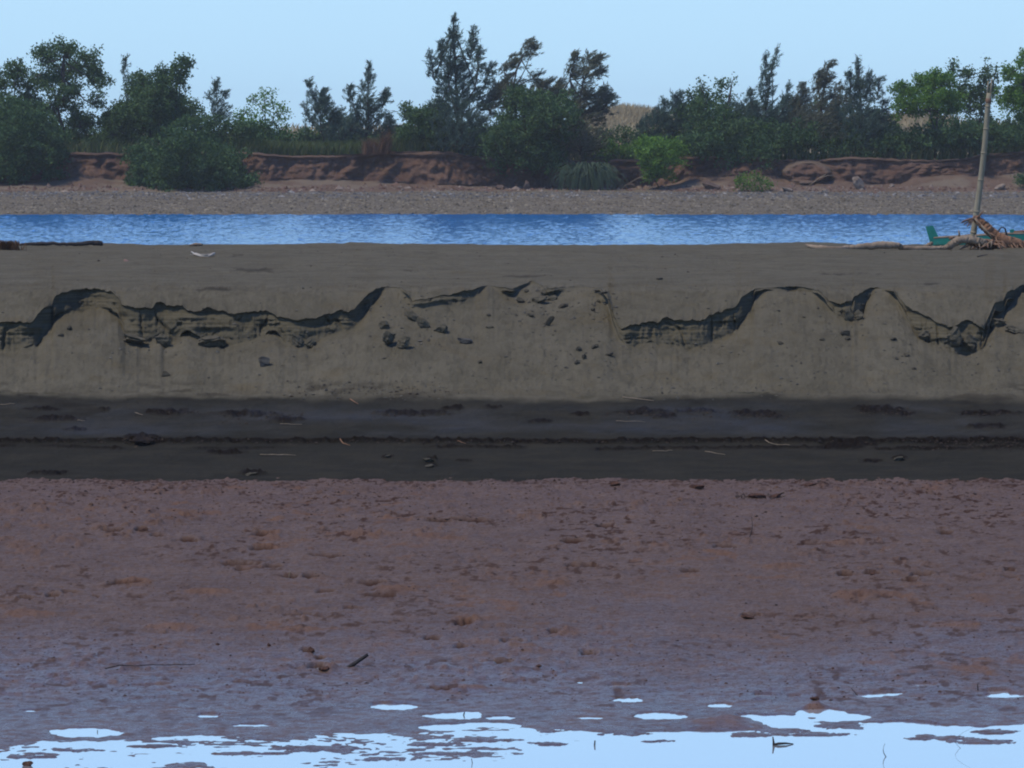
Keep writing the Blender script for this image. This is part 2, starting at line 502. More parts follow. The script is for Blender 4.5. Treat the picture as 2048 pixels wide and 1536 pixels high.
    # plateau: a few dark stained streaks of old wrack
    for (cx, cy, rx, ry) in ((505, 541, 50, 6), (425, 578, 45, 5), (1045, 553, 50, 3), (820, 541, 22, 2), (480, 512, 30, 3), (1085, 598, 40, 6), (1700, 548, 60, 4), (1860, 568, 26, 3)):
        q = ((pxA - cx) / rx) ** 2 + ((rowA - cy) / ry) ** 2
        A['debris'] = np.maximum(A['debris'], .55 * smooth(1.2, .2, q + 1.4 * (fbm(pxA / 16, rowA / 2.6, 93, 3) + .2)) * (Y > 60))
    P[..., 2] = Z
    me = np_mesh('sandbank', P.reshape(-1, 3), grid_faces(nr, nc), True,
                 {k: A[k].reshape(-1) for k in ('wet', 'cut', 'sheen', 'debris')})
    return tag(link('sandbank', me, None, M_sand), kind='structure')
sandbank = build_sandbank()

# ------------------------------------------------------------------ MUDFLAT
PUD = [(170,1464,72,8),(418,1430,22,3.5),(788,1412,46,6),(770,1409,25,4),(905,1430,58,6),(935,1426,30,5),(1000,1434,30,3),(1256,1398,30,5),(1314,1430,44,6.5),(1345,1431,30,5),
       (1240,1369,22,3),(1526,1388,20,2.5),(1588,1391,14,2),(1440,1409,24,4),(1740,1388,30,3),(1780,1385,30,3),(1845,1367,30,3),(2010,1388,40,4),(2048,1390,30,3),(1995,1381,26,2.5),
       (1560,1437,60,8),(1640,1424,50,8),(1700,1432,46,6),(1620,1446,90,10),(1500,1432,30,5),(1800,1452,80,9),(1900,1462,100,10),(975,1450,70,6),(900,1453,60,6),(505,1450,40,2.5),(60,1420,20,1.8),(300,1370,40,1.6),(950,1450,40,5),(1180,1434,30,2.5)]
HOLES = [  # px,row,rx,ry,depth: footprints and pits
(225,1059,28,5,.05),(285,1058,14,5,.06),(320,1070,18,5,.05),(370,1078,26,5,.05),(520,1068,30,5,.05),(525,1096,26,6,.06),(480,1127,40,5,.08),(485,1139,18,4,.06),(545,1131,18,4,.06),
(575,1151,24,4,.05),(620,1151,18,4,.05),(250,1166,34,6,.05),(55,1197,16,4,.06),(105,1190,14,5,.07),(140,1184,22,5,.06),(190,1192,12,3,.05),(70,1197,12,3,.05),(660,1112,40,5,.05),(710,1217,26,4,.05),
(930,1247,24,6,.09),(1025,1284,22,6,.09),(1110,1263,18,6,.07),(1175,1306,18,6,.08),(1005,1325,26,4,.06),(865,1274,20,4,.05),(920,1294,16,4,.05),(640,1335,24,6,.07),(615,1302,14,6,.06),(650,1182,20,4,.05),
(600,1230,30,4,.05),(1170,1132,40,4,.06),(1210,1050,20,4,.05),(1630,1086,24,5,.06),(1450,1092,30,4,.05),(1150,1080,26,4,.05),(1690,1148,16,4,.06),(1745,1147,16,4,.05),(1845,1148,22,5,.06),(1500,1230,20,4,.06),(1690,1190,34,5,.05),
(1820,1158,20,4,.05),(2018,1142,14,4,.06),(2020,1155,20,3,.05),(1380,1143,18,4,.05),(495,1365,34,4,.04),(890,1378,34,4,.04),(640,1318,12,4,.04),(745,1165,30,5,.05),(760,1190,30,5,.05),(1890,1065,20,4,.05),(950,1040,50,4,.05),(880,1042,30,4,.05)]
MOUND = [(660,1337,20,5,.05),(1100,1168,60,6,.03),(1740,1190,60,7,.04),(1560,1135,60,6,.035),(270,1166,50,7,.03),(420,1185,50,6,.02),(1130,1265,50,6,.03),(950,1240,50,6,.03),(1915,1250,90,6,.03),(730,1070,60,7,.04),(880,1075,60,7,.03),
         (1700,1195,50,6,.04),(60,1228,50,6,.02),(350,1255,70,6,.03),(1680,1085,40,5,.03),(800,1180,60,7,.03),(1630,1415,20,5,.05),(930,1378,60,4,.02),(600,1497,55,5,.022),(1840,1450,40,6,.045),(1440,1446,60,10,.05),(1590,1452,30,3,.03),(1100,1460,30,4,.03)]

def build_mud():
    cols = xcols(2.4)
    nc = len(cols)
    rows = np.concatenate([np.linspace(952, 1080, 98), np.linspace(1081.6, 1575, 268), np.geomspace(1590, 8000, 14)])
    PX, ROW = np.meshgrid(cols, rows)
    zb = lambda row: np.interp(row, [950, 960, 972, 1050, 1200, 1400, 1465, 1500, 1560, 9000], [.050, .088, .110, .098, .075, .041, .036, .030, .018, .012])
    c = (PX - 1024) / F; s = (768 - ROW) / F
    dy = CP + s * SP; dz = -SP + s * CP
    D = (zb(ROW) - HC) / dz * dy
    X = c / dy * D; Y = D; Z = zb(ROW) * np.ones_like(X)
    edge = 1472 + 0 * PX
    rough = .35 + .65 * smooth(1180, 990, ROW) 
    n1 = fbm(X / .55, Y / .9, 101, 4, .55)
    n2 = fbm(X / .14, Y / .25, 102, 3, .6)
    n3 = fbm(X / .045, Y / .08, 103, 2, .6)
    Z += .012 * fbm(PX / 170, 3, 127, 4) * smooth(1010, 970, ROW)
    calm = 1 - .72 * smooth(1330, 1440, ROW)
    crumbs = smooth(.30, .62, fbm(X / .10, Y / .16, 104, 2)) * smooth(-.05, .35, fbm(X / .9, Y / 1.8, 105, 3))
    Z += calm * (.017 * n1 + .016 * n2 * (.5 + rough) + .010 * n3) + .030 * crumbs * (.35 + .65 * rough) * calm
    dry = .50 * smooth(.16, .42, fbm(X / .34, Y / .55, 106, 5, .7)) * smooth(-.1, .35, fbm(X / 1.7, Y / 3, 126, 3)) * (1 - smooth(1330, 1420, ROW))
    dry = np.maximum(dry, .3 * crumbs * (1 - smooth(1330, 1420, ROW)))
    wet = smooth(1180, 1430, ROW + 60 * fbm(X / 1.2, Y / 2, 107, 3))
    deb = .9 * smooth(.22, .42, fbm(X / .085, Y / .2, 108, 3)) * smooth(-.05, .35, fbm(X / .8, Y / 2.2, 109, 3) + .15) * (.45 + .55 * rough) * (1 - .6 * smooth(1380, 1450, ROW))
    # ragged start of the mud against the sand: dark crumbs
    deb = np.maximum(deb, .7 * smooth(985, 962, ROW) * smooth(.25, .5, fbm(X / .06, Y / .2, 110, 2)))
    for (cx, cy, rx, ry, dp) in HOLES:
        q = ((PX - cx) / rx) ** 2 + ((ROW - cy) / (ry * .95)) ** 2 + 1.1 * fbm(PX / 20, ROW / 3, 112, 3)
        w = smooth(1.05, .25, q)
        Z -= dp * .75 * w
        deb = np.maximum(deb, .95 * w)  # shade inside the pits put into the colour, through the debris mask
        Z += dp * .16 * np.exp(-((q - 1.7) / .6) ** 2)
    for (cx, cy, rx, ry, dp) in MOUND:
        q = ((PX - cx) / rx) ** 2 + ((ROW - cy) / (ry * 1.2)) ** 2
        w = np.exp(-q * 1.2) * (1 + .8 * n2)
        Z += dp * w * .8
        dry = np.maximum(dry, .42 * smooth(.2, .7, w + .35 * fbm(X / .12, Y / .3, 113, 3)))
    # puddles sink to below the water level
    for (cx, cy, rx, ry) in PUD:
        q = ((PX - cx) / rx) ** 2 + ((ROW - cy) / (ry * 1.15)) ** 2 + .35 * fbm(PX / 18, ROW / 4, 114, 3)
        w = smooth(1.35, .7, q)
        Z = Z * (1 - w) + (.022 + .006 * n2) * w
    sh = np.interp(PX, [-200, 0, 120, 250, 330, 420, 600, 700, 800, 900, 960, 1100, 1200, 1300, 1380, 1450, 1560, 1700, 1800, 1900, 1980, 2048, 2300],
                   [1474, 1476, 1484, 1480, 1472, 1468, 1474, 1464, 1466, 1460, 1452, 1456, 1464, 1464, 1462, 1462, 1458, 1458, 1458, 1468, 1452, 1446, 1448])
    w = smooth(-5, 5, ROW - sh + 4 * fbm(PX / 40, ROW / 6, 115, 3))
    under = .0262 + .013 * fbm(X / .30, Y / .28, 116, 5, .65) + .007 * fbm(X / .06, Y / .06, 117, 2)
    calmR = smooth(950, 1250, PX) * .010 - .003 * smooth(1500, 1475, ROW) + smooth(1500, 1560, ROW) * .006
    under = under - calmR + .009 * smooth(900, 500, PX) * smooth(.0, .4, fbm(X / .5, Y / 1.2, 118, 3))
    Z = Z * (1 - w) + np.maximum(under, -.05) * w + 0
    BARS = [(1480,1452,60,5),(1560,1460,70,4),(1500,1468,50,4),(1680,1447,50,7),(1620,1467,90,4),(1880,1475,80,4),(1960,1482,70,5),(1990,1462,50,4),(1850,1470,30,3),(1090,1487,50,3),(1320,1482,40,2.5),
            (960,1480,80,3),(870,1488,70,3.5),(150,1500,70,3),(60,1515,50,3),(640,1497,100,7),(500,1508,80,3),(760,1520,70,4),(1250,1466,60,3),(1100,1460,40,3),(330,1492,90,3),(900,1508,90,3)]
    for (cx, cy, rx, ry) in BARS:
        q = ((PX - cx) / rx) ** 2 + ((ROW - cy) / (ry * 1.2)) ** 2 + 1.5 * fbm(PX / 26, ROW / 2.4, 119, 4, .65)
        Z = np.maximum(Z, .025 + .013 * smooth(1.3, .1, q))
    wet = np.maximum(wet, w)
    dry = dry * (1 - w)
    P = np.stack([X, Y, Z], -1)
    me = np_mesh('mudflat', P.reshape(-1, 3), grid_faces(len(rows), nc)[:, ::-1], True,
                 {'dry': np.clip(dry, 0, 1), 'wet': np.clip(wet, 0, 1), 'debris': np.clip(deb, 0, 1)})
    return tag(link('mudflat', me, None, M_mud), kind='structure')
mudflat = build_mud()
tag(sheet('puddle_water', -60, 60, -20, 37.5, .030, M_pud), kind='structure')

# ------------------------------------------------------------------ RIVER
def build_river():
    px = np.concatenate([np.linspace(-30000, -160, 12)[:-1], np.arange(-160, 2210, 3.6), np.linspace(2220, 30000, 12)])
    dd = np.concatenate([np.linspace(100, 178, 6)[:-1], np.arange(178, 268, .34)])
    PX, D = np.meshgrid(px, dd)
    X = (PX - 1024) / F * D / CP
    gust = .72 + .28 * smooth(-.35, .35, fbm(X / 9, D / 22, 301, 3))
    a = np.abs(fbm(X / .50 + .4 * fbm(X / 3, D / 3, 303, 2), D / 1.3, 302, 3, .55))
    b = fbm(X / .26, D / .8, 304, 2)
    Z = gust * (.072 * (1 - 2.6 * a).clip(-1, 1) * .6 + .046 * b) - .03
    m = ((PX > -160) & (PX < 2200) & (D > 178)) * smooth(266, 262, D) 
    return np_mesh('river', np.stack([X, D, Z * m - .005], -1).reshape(-1, 3), grid_faces(len(dd), len(px)))
tag(link('river', build_river(), None, M_river), kind='structure')

# ------------------------------------------------------------------ FAR SHORE
CT = np.array([(-3000,312),(-400,315),(0,322),(120,306),(240,306),(400,304),(520,306),(560,311),(700,310),(760,303),(900,305),(960,314),(1060,320),(1140,323),(1240,319),(1300,322),
    (1370,314),(1440,314),(1500,313),(1560,320),(1640,320),(1700,314),(1800,318),(1880,321),(1930,318),(1960,310),(2048,303),(2200,312),(5000,312)], float)
CF = np.array([(-3000,366),(-400,362),(0,368),(120,362),(160,352),(240,360),(400,372),(540,362),(600,360),(700,362),(760,364),(850,370),(960,373),(1060,374),(1140,376),(1240,378),
    (1330,372),(1370,357),(1440,352),(1500,350),(1540,352),(1570,358),(1620,362),(1680,364),(1740,369),(1800,370),(1830,356),(1900,350),(1980,352),(2048,346),(2200,360),(5000,360)], float)
def cliff_edge_d(px):
    return 307 + 2.6 * fbm(px / 170, 1, 201, 3)
def build_far():
    cols = xcols(4.0)
    nc = len(cols)
    P = []; SA = []
    ft = np.interp(cols, CF[:, 0], CF[:, 1]) + 1.5 * fbm(cols / 30, 2, 203, 3)
    tp = np.interp(cols, CT[:, 0], CT[:, 1]) + 2.5 * fbm(cols / 24, 1, 202, 4, .6)
    de = cliff_edge_d(cols)
    # gravel: waterline to cliff foot
    grav = []
    wl = np.interp(cols, [-3000, 0, 600, 1100, 2048, 5000], [422, 424, 429, 430, 424, 420]) + .8 * fbm(cols / 60, 1, 204, 3)
    sh = W(cols, wl, 262.5)
    for zz, t in ((-1.25, -1.6), (-.3, -.4)):
        q = sh.copy(); q[:, 1] += t * 6; q[:, 2] = zz; grav.append(q)
    for t in np.linspace(0, 1, 34):
        row = wl + (383 - wl) * t
        d = 263 + (301 - 263) * t ** 1.0
        q = W(cols, row, d); q[:, 2] += .05 * fbm(q[:, 0] / 1.2, q[:, 1] / 1.5, 205, 4)
        if t == 0: q[:, 2] = np.minimum(q[:, 2], 0)
        grav.append(q)
    q = W(cols, 379, 304); grav.append(q)
    G = np.array(grav)
    tag(link('gravel_bar', np_mesh('gravel_bar', G.reshape(-1, 3), grid_faces(len(grav), nc)), None, M_gravel), kind='structure')
    # clay bank
    for t in np.linspace(0, 1, 14):      # apron below the cliff
        row = 384 + (ft - 384) * t
        q = W(cols, row, 300.6 + (de - 1.2 - 300.6) * t)
        q[:, 2] += .10 * fbm(q[:, 0] / .8, q[:, 1] / .8, 206, 4, .6) * min(1, t * 3)
        P.append(q); SA.append(.35 + .65 * smooth(-.1, .3, fbm(cols / 90, t * 2, 207, 3)))
    for s in np.linspace(0.03, 1, 34):
        row = ft + (tp - ft) * s
        lean = .9 * (s ** 1.5)
        gul = fbm(cols / 34, s * 1.6, 208, 4, .6)
        gul2 = np.abs(fbm(cols / 16, s * 2.5, 209, 3))
        over = .35 * smooth(.8, .95, s) * (1 - smooth(.95, 1, s))
        disp = (.75 * gul + .55 * gul2 - .2) * math.sin(math.pi * (.15 + .8 * s)) + over + .12 * (vnoise(cols / 60, s * 9, 210) - .5)
        q = W(cols, row, de - 1.2 + 1.2 * lean - disp)
        P.append(q); SA.append(0 * cols + .25 * smooth(.9, 1, s))
    for i, (dd, up) in enumerate(((1.0, -.6), (4, -1.6), (9, -3), (16, -4.5), (26, -7))):
        q = W(cols, tp + up * .6, de + 1.2 + dd)
        q[:, 2] += .12 * fbm(q[:, 0] / 2, q[:, 1] / 2, 211, 3)
        P.append(q); SA.append(.3 + 0 * cols)
    P = np.array(P); SA = np.array(SA)
    # the pale mound in the bank
    nr = P.shape[0]
    PXg = np.broadcast_to(cols, (nr, nc)); ROWg = HROW + (HC - P[..., 2]) * F / P[..., 1]
    q = ((PXg - 1612) / 50) ** 2 + ((ROWg - 345) / 24) ** 2
    w = smooth(1.1, .6, q)
    P[..., 1] -= 1.6 * w * (P[..., 1] > 303)
    SA = np.clip(SA + .7 * smooth(.25, .9, q) * smooth(1.25, .9, q) * (ROWg < 345) + .0, 0, 1)
    me = np_mesh('clay_bank', P.reshape(-1, 3), grid_faces(nr, nc), True, {'sandy': SA.reshape(-1)})
    o = tag(link('clay_bank', me, None, M_cliff), kind='structure')
    # land behind, with the dry grass rise
    hx = np.array([(-9000,268),(0,268),(560,266),(760,264),(1000,262),(1150,240),(1205,232),(1245,226),(1290,231),(1350,244),(1500,250),(1640,248),(1760,246),(1820,238),(1860,240),(1950,255),(2048,258),(9000,262)], float)
    cols2 = xcols(8)
    top = np.interp(cols2, hx[:, 0], hx[:, 1]) + 2 * fbm(cols2 / 40, 1, 215, 3)
    H = []
    for dd, f_ in ((322, -.7), (336, .03), (350, .12), (365, .35), (380, .7), (392, .95), (400, 1.0)):
        H.append(W(cols2, 303 + (top - 303) * f_, dd))
    z400 = H[-1][:, 2]
    for dd, k in ((430, .75), (520, .35), (900, .3), (1480, .3)):
        q = W(cols2, 300, dd); q[:, 2] = 3.0 + (z400 - 3.0) * k; H.append(q)
    H = np.array(H)
    tag(link('dry_grass_rise', np_mesh('dry_grass_rise', H.reshape(-1, 3), grid_faces(len(H), len(cols2))), None, M_hill), kind='structure')
    return o, tp, cols
clay_bank, TPv, TPc = build_far()
def edge_row(px): return float(np.interp(px, TPc, TPv))

# BVHs of the ground, to stand things on it
def bvh(o):
    me = o.data
    return BVHTree.FromPolygons([v.co.copy() for v in me.vertices], [tuple(p.vertices) for p in me.polygons])
dg = bpy.context.evaluated_depsgraph_get()
from mathutils.bvhtree import BVHTree as _B
T_sand = _B.FromObject(sandbank, dg)
T_mud = _B.FromObject(mudflat, dg)
T_far = _B.FromObject(clay_bank, dg)
T_grav = _B.FromObject(bpy.data.objects['gravel_bar'], dg)
def hit(px, row, trees=None):
    o = Vector((0, 0, HC)); dr = (V(px, row, 100) - o).normalized()
    best = None
    for t in (trees or (T_sand, T_mud)):
        h = t.ray_cast(o, dr)
        if h[0] is not None and (best is None or h[3] < best[3]): best = h
    return best[0] if best else V(px, row, 60)
def down(x, y, trees=None):
    best = None
    for t in (trees or (T_sand, T_mud)):
        h = t.ray_cast(Vector((x, y, 30)), Vector((0, 0, -1)))
        if h[0] is not None and (best is None or h[0].z > best.z): best = h[0]
    return best.z if best else 0.

# ------------------------------------------------------------------ VEGETATION
rng = np.random.default_rng(7)
M_cas = mat_island('casuarina_needles', [(0.046, 0.087, 0.069), (0.084, 0.143, 0.105), (0.134, 0.198, 0.125)], .75, .25)
M_casb = mat_island('wind_dried_needles', [(0.070, 0.092, 0.054), (0.128, 0.143, 0.084), (0.205, 0.195, 0.118)], .75, .25)
M_leaf = mat_island('broad_dark_leaves', [(0.041, 0.090, 0.031), (0.079, 0.154, 0.046), (0.134, 0.224, 0.070)], .6, .3)
M_leafl = mat_island('broad_bright_leaves', [(.065, .155, .018), (.12, .26, .032), (.21, .36, .05)], .55, .4)
M_scrub = mat_island('scrub_leaves', [(0.036, 0.084, 0.028), (0.069, 0.143, 0.044), (0.118, 0.198, 0.064)], .7, .25)
M_grass = mat_island('green_grass', [(.060, .105, .030), (.11, .165, .05), (.19, .20, .085)], .8, .3)
M_reed = mat_island('long_hanging_leaves', [(.030, .060, .030), (.055, .095, .045), (.10, .14, .08)], .7, .25)
M_dryg = mat_island('dry_grass', [(.32, .25, .14), (.44, .36, .21), (.55, .46, .28)], .85, .3)
M_redg = mat_island('reddish_dry_stems', [(.12, .060, .035), (.19, .105, .06), (.26, .16, .09)], .85, .25)
M_bark = mat_wood('tree_bark', (.040, .034, .028), (.075, .064, .052), 2)

def tube(paths, sides=6, jit=0.):
    """paths: list of (points Nx3, radii N) -> verts, faces"""
    Vv = []; Ff = []; off = 0
    for pts, rad in paths:
        pts = np.asarray(pts, float); n = len(pts)
        tan = np.gradient(pts, axis=0)
        tan /= np.linalg.norm(tan, axis=1)[:, None] + 1e-9
        ref = np.array([0, 0, 1.]) if abs(tan[0][2]) < .8 else np.array([0, 1., 0])
        for i in range(n):
            a = np.cross(tan[i], ref); a /= np.linalg.norm(a) + 1e-9
            b = np.cross(tan[i], a)
            for k in range(sides):
                th = 2 * math.pi * k / sides
                rj = rad[i] * (1 + jit * float(fbm(k * 1.3 + 5, i * .45, 9, 2)))
                Vv.append(pts[i] + rj * (math.cos(th) * a + math.sin(th) * b))
        for i in range(n - 1):
            for k in range(sides):
                k2 = (k + 1) % sides
                Ff.append((off + i * sides + k, off + i * sides + k2, off + (i + 1) * sides + k2, off + (i + 1) * sides + k))
        c0 = len(Vv); Vv.append(pts[0]); Vv.append(pts[-1])
        for k in range(sides):
            k2 = (k + 1) % sides
            Ff.append((off + k2, off + k, c0, c0)); Ff.append((off + (n - 1) * sides + k, off + (n - 1) * sides + k2, c0 + 1, c0 + 1))
        off = len(Vv)
    me = bpy.data.meshes.new('tube')
    me.from_pydata([tuple(v) for v in Vv], [], [f if f[2] != f[3] else f[:3] for f in Ff])
    for p in me.polygons: p.use_smooth = True
    return me

def bend(a, b, n=6, sag=0., wob=.0, seed=0):
    r = np.random.default_rng(seed)
    a = np.asarray(a, float); b = np.asarray(b, float)
    t = np.linspace(0, 1, n)[:, None]
    p = a + (b - a) * t
    p[:, 2] += (sag * np.sin(np.pi * t))[:, 0]
    L = np.linalg.norm(b - a)
    p[1:-1] += r.normal(0, 1, (n - 2, 3)) * wob * L
    return p

def leaf_mesh(cent, axis, length, width, rnd):
    """kite shaped leaves/sprigs: centres, direction, sizes -> mesh of quads"""
    n = len(cent)
    axis = axis / (np.linalg.norm(axis, axis=1)[:, None] + 1e-9)
    side = np.cross(axis, rnd.normal(0, 1, (n, 3)))
    side /= np.linalg.norm(side, axis=1)[:, None] + 1e-9
    L = length[:, None]; Wd = width[:, None]
    v = np.stack([cent - axis * L * .5, cent + side * Wd * .5, cent + axis * L * .5, cent - side * Wd * .5], 1)
    nrm = np.cross(axis, side)
    v[:, 1] += nrm * Wd * .12; v[:, 3] += nrm * Wd * .12
    f = np.arange(n * 4).reshape(n, 4)
    return np_mesh('leaves', v.reshape(-1, 3), f, False)

def lobes_leaves(lobes, d, style, depth, dens, rnd, sz=1., lean=1.):
    """lobes: (ax,ay,wa,bx,by,wb) in photograph pixels at distance d"""
    px_m = d / F
    C = []; AX = []; LN = []; WD = []
    ends = []
    for lb in lobes:
        ax, ay, wa, bx, by, wb = lb[:6]
        q = lb[6] if len(lb) > 6 else 1.
        L = math.hypot(bx - ax, by - ay) + .5 * (wa + wb)
        area = L * (wa + wb)
        doff = rnd.uniform(-.35, .35) * depth
        A3 = np.array(V(ax, ay, d + doff)); B3 = np.array(V(bx, by, d + doff * .6))
        ncl = max(5, int(area / (34 if style == 'cas' else 72)))
        t = rnd.uniform(0, 1, ncl) ** (.85)
        wid = (wa + (wb - wa) * t) * px_m
        # random in a disc across, denser to the rim so the crown has a hollow heart
        ph = rnd.uniform(0, 2 * math.pi, ncl); rr = np.sqrt(rnd.uniform(.0, 1, ncl)) * wid * np.where(rnd.uniform(0, 1, ncl) < .3, 1.32, 1.0)
        ext = (rnd.uniform(-.4, .6, ncl) * wid * .6)
        dirv = (B3 - A3); dl_ = np.linalg.norm(dirv) + 1e-6; dirv /= dl_
        sx = np.array([1, 0, 0]) - dirv * dirv[0]; sx /= np.linalg.norm(sx) + 1e-9
        sy = np.cross(dirv, sx)
        ctr = A3 + np.outer(t * dl_ + ext * (t > .0), dirv) + np.outer(rr * np.cos(ph), sx) + np.outer(rr * np.sin(ph) * min(1.3, depth / 2), sy)
        out = np.outer(rr * np.cos(ph), sx) + np.outer(rr * np.sin(ph), sy)
        for k in range(ncl):
            if style == 'cas':
                dd = out[k] / (wid[k] + .2) * 1.1 + dirv * .55 + np.array([.42, 0, .12]) * lean + rnd.normal(0, .30, 3)
                dd /= np.linalg.norm(dd)
                m = int(15 * dens * q * rnd.uniform(.5, 1.6))
                u = rnd.uniform(-.5, .5, m)
                ln_ = .48 * rnd.uniform(.5, 1.5)
                c = ctr[k] + np.outer(u * ln_, dd) + rnd.normal(0, .06, (m, 3)) * (1.15 - np.abs(u)[:, None] * 1.2)
                a = dd + rnd.normal(0, .45, (m, 3))
                C.append(c); AX.append(a); LN.append(rnd.uniform(.18, .42, m) * sz); WD.append(rnd.uniform(.03, .06, m) * sz)
            else:
                m = int(26 * dens * q * rnd.uniform(.5, 1.6))
                c = ctr[k] + rnd.normal(0, .19, (m, 3)) * np.array([1, 1, .8])
                a = rnd.normal(0, 1, (m, 3)) + np.array([0, 0, -.2])
                C.append(c); AX.append(a); LN.append(rnd.uniform(.12, .23, m) * sz); WD.append(rnd.uniform(.08, .15, m) * sz)
        ends.append((A3, B3, max(wa, wb) * px_m, ctr))
    return np.concatenate(C), np.concatenate(AX), np.concatenate(LN), np.concatenate(WD), ends

def tree(name, label, cat, group, base, d, lobes, style='cas', mat=None, depth=3., dens=1., trunk_r=.09, seed=0, sz=1., limbs=True, ground=None):
    rnd = np.random.default_rng(seed + 1000)
    bx, brow = base
    B = np.array(V(bx, brow, d))
    root = empty(name, tuple(B))
    tag(root, label, cat, group)
    C, AX, LN, WD, ends = lobes_leaves(lobes, d, style, depth, dens, rnd, sz, 2.3 if mat is M_casb else 1.)
    cm = leaf_mesh(C - B, AX, LN, WD, rnd)
    link('crown' if cat == 'tree' else 'foliage', cm, root, mat)
    paths = []
    lo = min(lobes, key=lambda l: -l[1])
    # main stem(s): from the base to the tip of the tallest lobe
    ordered = sorted(ends, key=lambda e: -e[1][2])
    for i, (A3, B3, w, ctr) in enumerate(ordered):
        if i == 0:
            pts = np.concatenate([bend(B * 1, A3, 5, 0, .03, seed), bend(A3, A3 + (B3 - A3) * .93, 6, 0, .02, seed + 1)[1:]])
            rad = np.linspace(trunk_r, trunk_r * .12, len(pts)) * .75; main = pts
        else:
            j = rnd.integers(1, max(2, len(main) - 4)); s0 = main[j]
            pts = np.concatenate([bend(s0, A3, 4, 0, .04, seed + i * 3), bend(A3, A3 + (B3 - A3) * .9, 5, 0, .03, seed + i)[1:]])
            rad = np.linspace(trunk_r * .4, trunk_r * .1, len(pts))
        paths.append((pts - B, rad))
        if limbs:
            for k in range(min(12, len(ctr))):
                e = ctr[rnd.integers(len(ctr))]
                tt = np.clip(np.dot(e - A3, B3 - A3) / (np.dot(B3 - A3, B3 - A3) + 1e-6) - .18, 0, .9)
                s0 = A3 + (B3 - A3) * tt
                paths.append((bend(s0, e, 4, .05, .05, seed + k) - B, np.linspace(trunk_r * .28, .012, 4)))
    link('trunk' if cat == 'tree' else 'stems', tube(paths, 5), root, M_bark)
    return root

